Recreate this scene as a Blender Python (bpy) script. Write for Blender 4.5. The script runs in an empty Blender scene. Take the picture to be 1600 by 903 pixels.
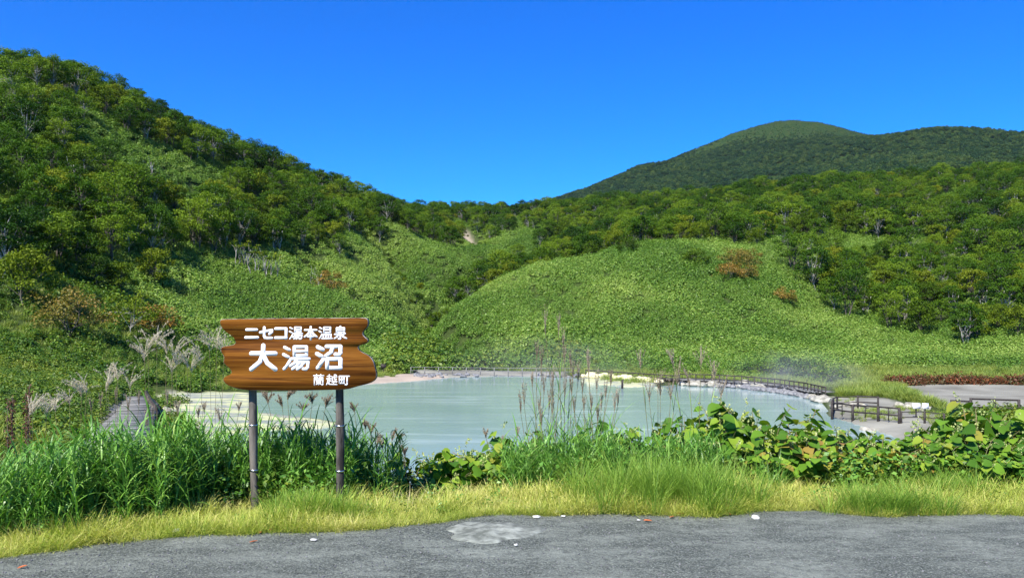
import bpy, math, random
import numpy as np
from mathutils import Vector, Matrix, noise as mnoise

random.seed(7); RNG = np.random.default_rng(11)
SC = bpy.context.scene
COL = SC.collection
R = math.radians
F, HZ, EYE = 1256.0, 500.0, 1.6          # photo focal length in px, horizon row, eye height

# ------------------------------------------------------------------ camera
cam = bpy.data.cameras.new('camera'); cam.lens = 28.26; cam.sensor_width = 36
cam.shift_y = (HZ - 451.5) / 1600; cam.clip_start = 0.1; cam.clip_end = 9000
co = bpy.data.objects.new('camera', cam); co.location = (0, 0, EYE); co.rotation_euler = (R(90), 0, 0)
COL.objects.link(co); SC.camera = co
# ------------------------------------------------------------------ sky and sun
SUN_EL, SUN_ROT = 49, 208
world = bpy.data.worlds.new('World'); SC.world = world; world.use_nodes = True
wn = world.node_tree; bg = wn.nodes['Background']
sky = wn.nodes.new('ShaderNodeTexSky'); sky.sky_type = 'NISHITA'; sky.sun_disc = False
sky.sun_elevation = R(SUN_EL); sky.sun_rotation = R(SUN_ROT)
sky.altitude = 600; sky.air_density = 1.0; sky.dust_density = 0.15; sky.ozone_density = 3.0
hs = wn.nodes.new('ShaderNodeHueSaturation'); hs.inputs['Saturation'].default_value = 1.36
wn.links.new(sky.outputs[0], hs.inputs['Color']); gr = wn.nodes.new('ShaderNodeMix'); gr.data_type = 'RGBA'; gr.blend_type = 'MULTIPLY'; gr.inputs[0].default_value = 1; gr.inputs[7].default_value = (.10, .53, .98, 1)
wn.links.new(hs.outputs[0], gr.inputs[6]); wn.links.new(gr.outputs[2], bg.inputs[0])
bg.inputs[1].default_value = 0.125
sl = bpy.data.lights.new('sun', 'SUN'); sl.energy = 5.0; sl.angle = R(0.53); sl.color = (1, .955, .88)
so = bpy.data.objects.new('sun', sl); COL.objects.link(so)
sd = Vector((math.sin(R(SUN_ROT)) * math.cos(R(SUN_EL)), math.cos(R(SUN_ROT)) * math.cos(R(SUN_EL)), math.sin(R(SUN_EL))))
so.rotation_euler = sd.to_track_quat('Z', 'Y').to_euler(); so.location = sd * 60
SC.view_settings.view_transform = 'Standard'; SC.view_settings.look = 'None'
SC.view_settings.exposure = 0.95; SC.view_settings.gamma = 1; SC.view_settings.use_curve_mapping = False
SC.cycles.max_bounces = 6; SC.cycles.transparent_max_bounces = 8; SC.cycles.diffuse_bounces = 3
SC.cycles.use_denoising = True

# ------------------------------------------------------------------ helpers
def W(px, py, Y):                                   # a point seen at photo pixel px,py at distance Y
    return ((px - 800) / F * Y, Y, EYE + (HZ - py) / F * Y)
def Wz(px, py, z=-4.0):                             # the same for a known height
    Y = (EYE - z) * F / (py - HZ); return ((px - 800) / F * Y, Y)
def inpoly(x, y, poly):
    x = np.asarray(x, float); y = np.asarray(y, float); r = np.zeros(x.shape, bool); n = len(poly)
    for i in range(n):
        x0, y0 = poly[i]; x1, y1 = poly[(i + 1) % n]
        if y0 == y1: continue
        c = ((y0 > y) != (y1 > y)) & (x < (x1 - x0) * (y - y0) / (y1 - y0) + x0); r ^= c
    return r
def dpoly(x, y, poly):
    d = np.full(np.shape(x), 1e9); n = len(poly)
    for i in range(n):
        x0, y0 = poly[i]; x1, y1 = poly[(i + 1) % n]; dx, dy = x1 - x0, y1 - y0
        t = np.clip(((x - x0) * dx + (y - y0) * dy) / (dx * dx + dy * dy + 1e-9), 0, 1)
        d = np.minimum(d, np.hypot(x - x0 - t * dx, y - y0 - t * dy))
    return d
def sstep(a, b, x):
    t = np.clip((np.asarray(x, float) - a) / (b - a), 0, 1); return t * t * (3 - 2 * t)
_perm = np.random.default_rng(3).random((256, 256))
def vnoise(x, y, s=1.0):
    x = np.asarray(x, float) / s + 1000; y = np.asarray(y, float) / s + 1000
    xi = np.floor(x).astype(int); yi = np.floor(y).astype(int); fx = x - xi; fy = y - yi
    fx = fx * fx * (3 - 2 * fx); fy = fy * fy * (3 - 2 * fy)
    g = lambda i, j: _perm[i % 256, j % 256]
    return (g(xi, yi) * (1 - fx) + g(xi + 1, yi) * fx) * (1 - fy) + (g(xi, yi + 1) * (1 - fx) + g(xi + 1, yi + 1) * fx) * fy
def fnoise(x, y, s):
    return (vnoise(x, y, s) + .5 * vnoise(x + 37, y, s / 2) + .25 * vnoise(x, y + 91, s / 4)) / 1.75

def tag(o, label=None, cat=None, group=None, kind=None):
    if label: o['label'] = label
    if cat: o['category'] = cat
    if group: o['group'] = group
    if kind: o['kind'] = kind
    return o
def link(o, parent=None, col=None):
    (col or COL).objects.link(o)
    if parent: o.parent = parent
    return o
def empty(name, loc, rz=0):
    o = bpy.data.objects.new(name, None); o.empty_display_size = .2; o.location = loc; o.rotation_euler = (0, 0, rz); return link(o)

class MB:
    """collects geometry, then becomes one mesh"""
    def __init__(s): s.v = []; s.f4 = []; s.f3 = []; s.fn = []; s.var = []; s.n = 0
    def add(s, verts, faces, var=None):
        verts = np.asarray(verts, float).reshape(-1, 3); s.v.append(verts)
        for f in (faces if isinstance(faces, list) else [faces]):
            f = np.asarray(f, int)
            if f.ndim == 1: s.fn.append((f + s.n).tolist()); continue
            (s.f4 if f.shape[1] == 4 else s.f3).append(f + s.n) if f.shape[1] in (3, 4) else s.fn.extend((f + s.n).tolist())
        v = np.zeros(len(verts)) if var is None else np.broadcast_to(np.asarray(var, float), (len(verts),))
        s.var.append(v); s.n += len(verts)
    def box(s, c, size, rot=None, var=None):
        hx, hy, hz = [k / 2 for k in size]
        p = np.array([(x, y, z) for x in (-hx, hx) for y in (-hy, hy) for z in (-hz, hz)])
        if rot is not None: p = p @ np.array(rot.to_matrix() if hasattr(rot, 'to_matrix') else rot).T
        s.add(p + np.array(c), np.array([(0, 1, 3, 2), (4, 6, 7, 5), (0, 4, 5, 1), (2, 3, 7, 6), (0, 2, 6, 4), (1, 5, 7, 3)]), var)
    def tube(s, pts, rad, k=6, var=None, cap=True):
        pts = np.asarray(pts, float); n = len(pts); rad = np.broadcast_to(np.asarray(rad, float), (n,))
        t = np.gradient(pts, axis=0); t /= np.linalg.norm(t, axis=1)[:, None] + 1e-9
        a0 = np.array([1., 0, 0]) if abs(t[0][0]) < .8 else np.array([0, 1., 0])
        u = np.cross(t, a0); u /= np.linalg.norm(u, axis=1)[:, None] + 1e-9; w = np.cross(t, u)
        a = np.arange(k) * 2 * math.pi / k
        v = pts[:, None] + rad[:, None, None] * (np.cos(a)[None, :, None] * u[:, None] + np.sin(a)[None, :, None] * w[:, None])
        i = np.arange(n - 1)[:, None] * k; j = np.arange(k)[None]; jn = (j + 1) % k
        f = np.stack([i + j, i + jn, i + k + jn, i + k + j], -1).reshape(-1, 4)
        fs = [f]
        if cap: fs += [np.arange(k)[::-1], np.arange(k) + (n - 1) * k]
        s.add(v.reshape(-1, 3), fs, var)
    def mesh(s, name, mats, smooth=False):
        me = bpy.data.meshes.new(name)
        V = np.concatenate(s.v) if s.v else np.zeros((0, 3))
        loops, tot = [], []
        for arr, k in ((s.f4, 4), (s.f3, 3)):
            if arr:
                a = np.concatenate(arr); loops.append(a.ravel()); tot.append(np.full(len(a), k))
        for f in s.fn: loops.append(np.array(f)); tot.append(np.array([len(f)]))
        L = np.concatenate(loops).astype(np.int32); T = np.concatenate(tot).astype(np.int32)
        me.vertices.add(len(V)); me.vertices.foreach_set('co', V.ravel().astype(np.float32))
        me.loops.add(len(L)); me.loops.foreach_set('vertex_index', L)
        me.polygons.add(len(T)); me.polygons.foreach_set('loop_start', np.concatenate([[0], np.cumsum(T)[:-1]]).astype(np.int32))
        me.polygons.foreach_set('loop_total', T)
        at = me.attributes.new('var', 'FLOAT', 'POINT'); at.data.foreach_set('value', np.concatenate(s.var).astype(np.float32))
        me.update(calc_edges=True)
        if smooth: me.shade_smooth()
        for m in (mats if isinstance(mats, (list, tuple)) else [mats]): me.materials.append(m)
        return me
    def obj(s, name, mats, parent=None, smooth=False, col=None):
        return link(bpy.data.objects.new(name, s.mesh(name, mats, smooth)), parent, col)

def unit(v): return v / (np.linalg.norm(v, axis=-1, keepdims=True) + 1e-9)
def rdir(n, up=0.0, rng=RNG):
    v = rng.normal(size=(n, 3)); v = unit(v); v[:, 2] += up; return unit(v)
def leafquads(mb, P, N, L, Wd, rng=RNG, var=None, A=None):
    """rhombic leaves at P with normals N"""
    n = len(P); a = rdir(n, 0, rng) if A is None else A
    a = unit(a - N * np.sum(a * N, 1, keepdims=True)); b = np.cross(N, a)
    L = np.broadcast_to(L, (n,))[:, None]; Wd = np.broadcast_to(Wd, (n,))[:, None]
    v = np.stack([P - a * L * .5, P + b * Wd * .5 + N * Wd * .12, P + a * L * .5, P - b * Wd * .5 + N * Wd * .12], 1)
    var = rng.random(n) if var is None else var
    mb.add(v.reshape(-1, 3), np.arange(4 * n).reshape(n, 4), np.repeat(var, 4))
def blades(mb, P, az, L, Wd, lean, bend, seg=4, rng=RNG, var=None, fold=0.0):
    """curved grass blades. P roots (n,3), az heading, lean start angle from vertical, bend total extra angle"""
    n = len(P); L = np.broadcast_to(L, (n,)); Wd = np.broadcast_to(Wd, (n,)); lean = np.broadcast_to(lean, (n,)); bend = np.broadcast_to(bend, (n,))
    h = np.stack([np.cos(az), np.sin(az), 0 * az], 1); tw = az + math.pi / 2 + rng.normal(0, .5, n)
    sd_ = np.stack([np.cos(tw), np.sin(tw), 0 * az], 1)
    pts = [P.copy()]; p = P.copy()
    for i in range(seg):
        th = lean + bend * ((i + .5) / seg) ** 1.3
        d = h * np.sin(th)[:, None] + np.array([0, 0, 1.]) * np.cos(th)[:, None]
        p = p + d * (L / seg)[:, None]; pts.append(p.copy())
    wprof = [.55] + [1.0 - .15 * i for i in range(1, seg)]
    vs = []
    for i in range(seg): vs += [pts[i] - sd_ * (Wd * wprof[i] / 2)[:, None], pts[i] + sd_ * (Wd * wprof[i] / 2)[:, None]]
    vs.append(pts[seg]); V = np.stack(vs, 1); k = 2 * seg + 1
    base = np.arange(n)[:, None] * k
    q = [base + np.array([2 * i, 2 * i + 1, 2 * i + 3, 2 * i + 2]) for i in range(seg - 1)]
    tr = base + np.array([2 * seg - 2, 2 * seg - 1, 2 * seg])
    var = rng.random(n) if var is None else np.broadcast_to(var, (n,))
    mb.add(V.reshape(-1, 3), [np.concatenate(q), tr], np.repeat(var, k))
    return pts[-1]

# ------------------------------------------------------------------ materials
def nodes(name):
    m = bpy.data.materials.new(name); m.use_nodes = True; nt = m.node_tree
    for n in list(nt.nodes): nt.nodes.remove(n)
    out = nt.nodes.new('ShaderNodeOutputMaterial'); return m, nt, out
def N(nt, t, **kw):
    n = nt.nodes.new(t)
    for k, v in kw.items():
        if k in n.inputs.keys(): n.inputs[k].default_value = v
        else: setattr(n, k, v)
    return n
def ramp(nt, stops, fac=None):
    r = nt.nodes.new('ShaderNodeValToRGB'); e = r.color_ramp.elements
    while len(e) > 1: e.remove(e[-1])
    e[0].position = stops[0][0]; e[0].color = (*stops[0][1], 1)
    for p, c in stops[1:]:
        x = e.new(p); x.color = (*c, 1)
    if fac is not None: nt.links.new(fac, r.inputs[0])
    return r
def math_(nt, op, a, b=None, c=None):
    n = nt.nodes.new('ShaderNodeMath'); n.operation = op
    for i, v in enumerate((a, b, c)):
        if v is None: continue
        if isinstance(v, (int, float)): n.inputs[i].default_value = v
        else: nt.links.new(v, n.inputs[i])
    return n.outputs[0]
def tnoise(nt, vec, scale, detail=4, rough=.55):
    n = nt.nodes.new('ShaderNodeTexNoise'); n.inputs['Scale'].default_value = scale; n.inputs['Detail'].default_value = detail
    n.inputs['Roughness'].default_value = rough
    if vec is not None: nt.links.new(vec, n.inputs['Vector'])
    return n.outputs[0]
def pos(nt): return nt.nodes.new('ShaderNodeNewGeometry').outputs['Position']
def mapping(nt, vec, sc=(1, 1, 1)):
    m = nt.nodes.new('ShaderNodeMapping'); m.inputs['Scale'].default_value = sc; nt.links.new(vec, m.inputs[0]); return m.outputs[0]
def mixc(nt, fac, a, b):
    n = nt.nodes.new('ShaderNodeMix'); n.data_type = 'RGBA'
    for s, v in ((n.inputs[0], fac), (n.inputs[6], a), (n.inputs[7], b)):
        if isinstance(v, (int, float)): s.default_value = v
        elif isinstance(v, tuple): s.default_value = (*v, 1)
        else: nt.links.new(v, s)
    return n.outputs[2]
def bsdf(nt, out, rough=.8, spec=.3):
    b = nt.nodes.new('ShaderNodeBsdfPrincipled'); b.inputs['Roughness'].default_value = rough
    b.inputs['Specular IOR Level'].default_value = spec; nt.links.new(b.outputs[0], out.inputs[0]); return b
def leaf_mat(name, stops, wv=.5, wo=.3, wn_=.4, nscale=.08, rough=.5, spec=.35, trans=.3, tcol=(.9, 1.0, .35)):
    m, nt, out = nodes(name)
    at = N(nt, 'ShaderNodeAttribute', attribute_name='var').outputs['Fac']
    ob = nt.nodes.new('ShaderNodeObjectInfo').outputs['Random']
    no = tnoise(nt, pos(nt), nscale, 3); no = math_(nt, 'MULTIPLY_ADD', no, 2.2, -.6)
    f = math_(nt, 'MULTIPLY', at, wv); f = math_(nt, 'MULTIPLY_ADD', ob, wo, f); f = math_(nt, 'MULTIPLY_ADD', no, wn_, f)
    f = math_(nt, 'DIVIDE', f, wv + wo + wn_)
    c = ramp(nt, stops, f).outputs[0]
    b = nt.nodes.new('ShaderNodeBsdfPrincipled'); b.inputs['Roughness'].default_value = rough; b.inputs['Specular IOR Level'].default_value = spec
    nt.links.new(c, b.inputs['Base Color'])
    tr = nt.nodes.new('ShaderNodeBsdfTranslucent')
    mt = nt.nodes.new('ShaderNodeMix'); mt.data_type = 'RGBA'; mt.blend_type = 'MULTIPLY'; mt.inputs[0].default_value = 1
    nt.links.new(c, mt.inputs[6]); mt.inputs[7].default_value = (min(1, tcol[0]), min(1, tcol[1]), tcol[2], 1)
    nt.links.new(mt.outputs[2], tr.inputs[0])
    mx = nt.nodes.new('ShaderNodeMixShader'); mx.inputs[0].default_value = trans
    nt.links.new(b.outputs[0], mx.inputs[1]); nt.links.new(tr.outputs[0], mx.inputs[2]); nt.links.new(mx.outputs[0], out.inputs[0])
    return m
def plain(name, c1, c2, scale=8, rough=.8, spec=.3, stretch=(1, 1, 1), bump=0.0, obj=True, stops=(.35, .65), metal=0):
    m, nt, out = nodes(name)
    v = nt.nodes.new('ShaderNodeTexCoord').outputs['Object'] if obj else pos(nt)
    v = mapping(nt, v, stretch); n = tnoise(nt, v, scale, 6, .6)
    b = bsdf(nt, out, rough, spec); b.inputs['Metallic'].default_value = metal
    nt.links.new(ramp(nt, [(stops[0], c1), (stops[1], c2)], n).outputs[0], b.inputs['Base Color'])
    if bump:
        bp = nt.nodes.new('ShaderNodeBump'); bp.inputs['Strength'].default_value = bump; bp.inputs['Distance'].default_value = .02
        nt.links.new(n, bp.inputs['Height']); nt.links.new(bp.outputs[0], b.inputs['Normal'])
    return m

M = {}
M['sasa'] = leaf_mat('dwarf_bamboo_leaf', [(.12, (.035, .09, .010)), (.45, (.13, .25, .030)), (.85, (.36, .46, .10))], .9, .15, 1.1, .045, .45, .3)
M['tree'] = leaf_mat('tree_leaf', [(.18, (.018, .056, .003)), (.5, (.062, .135, .007)), (.85, (.18, .265, .016))], .4, .9, .35, .02, .55, .12)
M['treey'] = leaf_mat('olive_tree_leaf', [(.18, (.030, .072, .004)), (.5, (.090, .148, .007)), (.85, (.23, .265, .016))], .4, .8, .3, .02, .55, .12)
M['autumn'] = leaf_mat('autumn_leaf', [(.15, (.10, .13, .014)), (.5, (.24, .17, .025)), (.85, (.40, .19, .035))], .6, .5, .3, .4)
M['far'] = leaf_mat('far_tree_leaf', [(.2, (.010, .040, .012)), (.5, (.026, .070, .018)), (.8, (.08, .125, .024))], .3, .7, .35, .006, .6, .2)
M['bank'] = leaf_mat('bank_leaf', [(.15, (.04, .11, .012)), (.5, (.11, .19, .018)), (.85, (.24, .27, .025))], .55, .4, .5, .12)
M['vine'] = leaf_mat('vine_leaf', [(.15, (.018, .060, .006)), (.5, (.070, .155, .014)), (.85, (.22, .30, .03))], 1.0, .35, .6, .10, .5, .25)
M['knot'] = leaf_mat('knotweed_leaf', [(.2, (.05, .13, .010)), (.5, (.13, .26, .018)), (.72, (.24, .33, .03)), (.88, (.28, .20, .04)), (.98, (.36, .16, .05))], 1.0, .1, .25, .8, .55, .2, .3)
M['flower'] = leaf_mat('knotweed_flower', [(.2, (.34, .42, .12)), (.8, (.52, .54, .22))], rough=.7)
M['verge'] = leaf_mat('verge_grass_blade', [(.2, (.24, .36, .04)), (.42, (.42, .48, .08)), (.65, (.62, .59, .17)), (.95, (.75, .66, .32))], .8, .35, .7, .9, .5, .25, .35)
M['vergeg'] = leaf_mat('green_grass_blade', [(.2, (.13, .27, .025)), (.6, (.28, .42, .055)), (.95, (.50, .54, .13))], .6, .35, .3, .9, .5, .3, .35)
M['reed'] = leaf_mat('reed_leaf', [(.15, (.06, .17, .02)), (.55, (.15, .33, .045)), (.85, (.28, .47, .09)), (.98, (.50, .48, .16))], .9, .25, .3, .7, .38, .4, .3)
M['meadow'] = leaf_mat('shore_grass_blade', [(.2, (.12, .21, .03)), (.6, (.26, .33, .05)), (.95, (.42, .42, .10))], .5, .4, .5, .1)
M['red'] = leaf_mat('red_leaf', [(.2, (.07, .10, .015)), (.45, (.10, .06, .02)), (.8, (.22, .05, .02)), (.97, (.34, .15, .03))], .6, .4, .5, .25)
M['stalk'] = plain('dry_stalk', (.10, .12, .04), (.22, .16, .08), 3, .6, .3)
M['plumew'] = leaf_mat('white_plume', [(.1, (.46, .40, .28)), (.9, (.74, .66, .48))], rough=.6, trans=.4, tcol=(1, 1, .95))
M['plumer'] = leaf_mat('brown_plume', [(.1, (.17, .115, .075)), (.5, (.33, .26, .17)), (.9, (.55, .47, .35))], rough=.6, trans=.3, tcol=(1, 1, .9))
M['bark'] = plain('pale_birch_bark', (.10, .09, .075), (.46, .44, .39), 2.2, .85, .15, (1, 1, .4), stops=(.40, .60))
M['barkd'] = plain('dark_bark', (.05, .045, .035), (.15, .13, .10), 3, .9, .2, (1, 1, .3))
M['fence'] = plain('dark_stained_timber', (.018, .015, .013), (.05, .04, .034), 6, .7, .3)
M['fenceg'] = plain('grey_weathered_timber', (.09, .09, .088), (.22, .215, .20), 6, .8, .2)
M['deck'] = leaf_mat('weathered_deck_board', [(.1, (.12, .122, .115)), (.5, (.17, .17, .158)), (.9, (.23, .226, .21))], 1.2, .01, .4, 1.5, .85, .1, 0.0)
M['rocky'] = plain('sulphur_stained_rock', (.42, .38, .18), (.66, .62, .38), 1.6, .85, .2, bump=.4, stops=(.3, .5))
M['rockw'] = plain('pale_bleached_rock', (.16, .15, .12), (.42, .40, .32), 1.6, .85, .2, bump=.4)
M['rockg'] = plain('grey_bank_rock', (.10, .10, .11), (.26, .26, .25), 1.2, .85, .2, bump=.4)
M['white'] = plain('white_paint', (.74, .74, .72), (.82, .82, .80), 30, .5, .4)
M['cement'] = plain('pale_worn_rock', (.11, .12, .10), (.32, .34, .29), 8, .95, .1, (1, 1.6, 1), bump=1.0, stops=(.40, .72))
M['pebble'] = plain('white_pebble', (.38, .38, .34), (.62, .62, .57), 30, .7, .3)
M['leafo'] = plain('orange_fallen_leaf', (.30, .06, .02), (.48, .16, .05), 40, .6, .3)
M['gravel'] = leaf_mat('gravel_stone', [(.1, (.10, .10, .10)), (.7, (.24, .24, .23)), (.97, (.5, .5, .48))], 1, 1, .1, 2, .8, .3, 0.0)

# ------------------------------------------------------------------ terrain height
CP = []
def cp(px, *pairs):
    for py, Y in pairs: CP.append(W(px, py, Y))
cp(-350, (600, 40), (560, 60), (400, 90), (240, 120), (150, 140), (150, 200), (330, 330))
cp(0, (655, 20), (622, 38), (560, 55), (440, 70), (320, 90), (215, 110), (125, 130), (135, 170), (260, 250))
cp(100, (642, 25), (605, 45), (560, 60), (455, 76), (345, 96), (245, 116), (145, 140), (160, 180))
cp(200, (603, 55), (585, 62), (495, 82), (425, 96), (335, 115), (260, 130), (190, 148), (210, 190))
cp(310, (608, 62), (585, 70), (500, 92), (420, 112), (340, 132), (235, 160), (260, 200))
cp(400, (590, 76), (560, 83), (500, 100), (432, 120), (340, 150), (268, 182), (290, 220))
cp(480, (575, 82), (500, 108), (430, 128), (360, 156), (290, 198), (310, 240))
cp(560, (577, 84), (560, 92), (500, 114), (425, 137), (380, 160), (322, 214), (340, 260))
cp(640, (577, 86), (557, 100), (517, 112), (526, 122), (498, 132), (470, 150), (405, 182), (358, 230), (340, 255), (350, 320))
cp(700, (577, 87), (556, 96), (553, 104), (528, 111), (484, 126), (500, 141), (468, 152), (440, 168), (392, 198), (350, 248), (345, 320))
cp(740, (577, 88), (550, 104), (505, 116), (462, 130), (482, 148), (460, 163), (434, 180), (403, 212), (370, 250), (342, 285), (350, 340))
cp(800, (577, 89), (540, 104), (490, 118), (430, 138), (455, 160), (436, 180), (403, 208), (362, 250), (338, 290), (348, 340))
cp(860, (577, 90), (520, 108), (462, 124), (414, 143), (436, 168), (422, 188), (392, 215), (348, 260), (332, 300), (345, 350))
cp(1000, (577, 88), (520, 107), (455, 124), (402, 140), (385, 152), (372, 185), (345, 230), (327, 285), (338, 350))
cp(1100, (580, 80), (565, 92), (510, 110), (450, 126), (392, 144), (378, 160), (358, 200), (335, 240), (318, 285), (330, 350))
cp(1200, (590, 75), (570, 90), (520, 112), (455, 130), (402, 146), (376, 170), (348, 205), (325, 245), (305, 290), (320, 360))
cp(1300, (596, 72), (570, 92), (535, 112), (485, 130), (425, 148), (380, 172), (340, 210), (312, 250), (298, 295), (315, 360))
cp(1400, (604, 63), (585, 85), (550, 112), (510, 130), (450, 148), (395, 168), (340, 206), (300, 250), (290, 290), (310, 360))
cp(1600, (602, 64), (570, 92), (530, 112), (470, 128), (390, 155), (325, 190), (288, 232), (280, 270), (305, 350))
cp(1900, (600, 64), (560, 92), (500, 112), (430, 130), (350, 160), (290, 190), (260, 232), (265, 280))
for x, y in [Wz(1330, 655, -3.75), Wz(1440, 650, -3.7), Wz(1600, 645, -3.5), Wz(1500, 610, -3.7), Wz(1330, 625, -3.75), Wz(1900, 640, -3.4)]:
    CP.append((x, y, -3.7))
CP += [(-12.5, 25, -2.9), (-16, 33, -3.1), (-19.5, 42, -3.3), (-23, 50, -3.35), (-13, 33, -3.6), (-17, 42, -3.75), (-10, 25, -3.7), (-17.5, 28, -1.9), (-24, 42, -2.0), (-15, 22, -1.9),
       (14, 19, -3.9), (25, 25, -3.4), (40, 30, -3), (22, 38, -3.7), (-24, 20, -1.4), (-35, 25, -.8), (0, 18, -4.5), (0, 30, -4.5), (0, 50, -4.5), (-12, 19, -3.2),
       (14, 30, -4.3), (10, 70, -4.2), (-10, 70, -4.2), (-18, 58, -3.9)]
cp(1230, (430, 600), (380, 450)); cp(900, (430, 600), (380, 450)); cp(1600, (430, 600), (380, 450)); cp(500, (430, 600), (400, 450)); cp(0, (400, 600), (400, 420)); cp(2000, (430, 600))
for px, py, Y in [(1230, 187, 1400), (1260, 189, 1400), (1190, 197, 1390), (1150, 210, 1360), (1110, 231, 1330), (1065, 253, 1300), (1005, 262, 1250), (955, 286, 1220), (915, 312, 1200), (880, 340, 1200), (855, 332, 1700), (780, 345, 1700), (950, 335, 1750), (1050, 305, 1750), (1150, 260, 1750),
                  (600, 360, 1500), (200, 400, 1500), (1300, 197, 1380), (1345, 221, 1300), (1400, 213, 1120), (1445, 206, 1050), (1520, 208, 1000), (1600, 219, 950),
                  (1700, 235, 900), (1950, 260, 900), (1230, 250, 1080), (1150, 262, 1080), (1300, 262, 1000), (1230, 300, 850), (1100, 290, 950), (1000, 300, 1000), (1440, 250, 820), (1440, 290, 650), (1560, 262, 760), (1560, 290, 650),
                  (1230, 330, 2300), (1500, 330, 2000), (900, 380, 2300), (300, 400, 2300), (1900, 380, 2000), (800, 440, 3800), (2200, 440, 3800), (-600, 440, 3800)]:
    CP.append(W(px, py, Y))
CP = np.array(CP)
def _phi(r, c): return np.sqrt(r * r + c * c)
CC = 1.0 + .015 * CP[:, 1].clip(0)
_A = _phi(np.hypot(CP[:, None, 0] - CP[None, :, 0], CP[:, None, 1] - CP[None, :, 1]), CC[None]) + np.eye(len(CP)) * -.6
_w = np.linalg.solve(np.block([[_A, np.ones((len(CP), 1))], [np.ones((1, len(CP))), np.zeros((1, 1))]]), np.append(CP[:, 2], 0))
def tps(x, y):
    x = np.ravel(x); y = np.ravel(y); o = np.empty(len(x))
    for i in range(0, len(x), 20000):
        s = slice(i, i + 20000)
        o[s] = _phi(np.hypot(x[s, None] - CP[:, 0], y[s, None] - CP[:, 1]), CC) @ _w[:-1] + _w[-1]
    return o
# road edge: y of the road's far edge as a function of x
_re = [(px, EYE * F / (py - HZ)) for px, py in [(-300, 905), (0, 872), (80, 862), (150, 850), (300, 834), (450, 833), (600, 822), (700, 815), (750, 806), (900, 802), (1000, 803), (1100, 806), (1180, 800), (1260, 795), (1350, 806), (1450, 801), (1600, 804), (1900, 806)]]
_rx = np.array([(px - 800) / F * Y for px, Y in _re]); _ry = np.array([Y for px, Y in _re])
def redge(x): return np.interp(x, _rx, _ry) + .10 * (vnoise(x, 0 * np.asarray(x), .35) - .5) + .05 * (vnoise(x, 5 + 0 * np.asarray(x), .09) - .5)
# pond outline (world, at water level)
WL = -4.0
POND = [Wz(a, b) for a, b in [(395, 614), (450, 611), (520, 606), (590, 599), (640, 596), (700, 590), (770, 588), (830, 588), (895, 590), (930, 600), (975, 605), (1020, 604), (1060, 601), (1120, 603), (1180, 607), (1250, 620), (1287, 632), (1294, 650), (1340, 664), (1400, 684), (1500, 725)]]
POND += [(16, 24), (15, 19), (9, 17), (0, 16.5), (-8, 17.5), (-11, 21), (-12, 27), (-13, 34), (-14, 39)] + [Wz(a, b) for a, b in [(400, 672), (470, 671), (527, 668), (531, 661), (500, 655), (400, 644)]]
SULF = [Wz(a, b, -3.9) for a, b in [(240, 617), (395, 612), (397, 644), (500, 652), (535, 660), (527, 672), (400, 677), (330, 700), (260, 712), (225, 690), (232, 650)]]
BEACH = [Wz(a, b, -3.9) for a, b in [(900, 589), (930, 603), (975, 608), (1025, 606), (1030, 597), (960, 589)]]
MUD = [[Wz(a, b, -3.75) for a, b in q] for q in ([(1290, 618), (1390, 622), (1450, 642), (1480, 650), (1500, 690), (1400, 690), (1290, 655)], [(1392, 603), (1750, 600), (1750, 650), (1490, 642), (1410, 626)])]
BANKM = [Wz(a, b, -3.75) for a, b in [(560, 590), (640, 586), (640, 577), (880, 577), (900, 592), (700, 598), (620, 604), (560, 606)]]
def _wl(pts): return [W(px, HZ, Y)[:2] for px, Y in pts]
GULLY = [(_wl([(745, 98), (712, 105), (672, 114), (652, 123), (656, 136), (680, 150), (722, 166), (775, 182), (835, 200), (880, 230)]), 4.2, 5.0),
         (_wl([(652, 120), (610, 126), (565, 132), (520, 137), (470, 141)]), 4.6, 5.0),
         (_wl([(700, 150), (655, 160), (625, 170), (595, 182)]), 4.4, 5.0),
         (_wl([(835, 205), (800, 215), (765, 232), (735, 250)]), 4.0, 6.0)]
RIDGE = [(_wl([(500, 116), (560, 111), (610, 106), (660, 101), (705, 97)]), 2.4, 5.0), (_wl([(760, 205), (800, 198), (850, 212)]), 3.0, 8.0), (_wl([(625, 190), (660, 184), (710, 178), (760, 174)]), 3.4, 6.0)]
def dline(x, y, pts):
    d = np.full(np.shape(x), 1e9)
    for (x0, y0), (x1, y1) in zip(pts[:-1], pts[1:]):
        dx, dy = x1 - x0, y1 - y0; t = np.clip(((x - x0) * dx + (y - y0) * dy) / (dx * dx + dy * dy), 0, 1); d = np.minimum(d, np.hypot(x - x0 - t * dx, y - y0 - t * dy))
    return d
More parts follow.
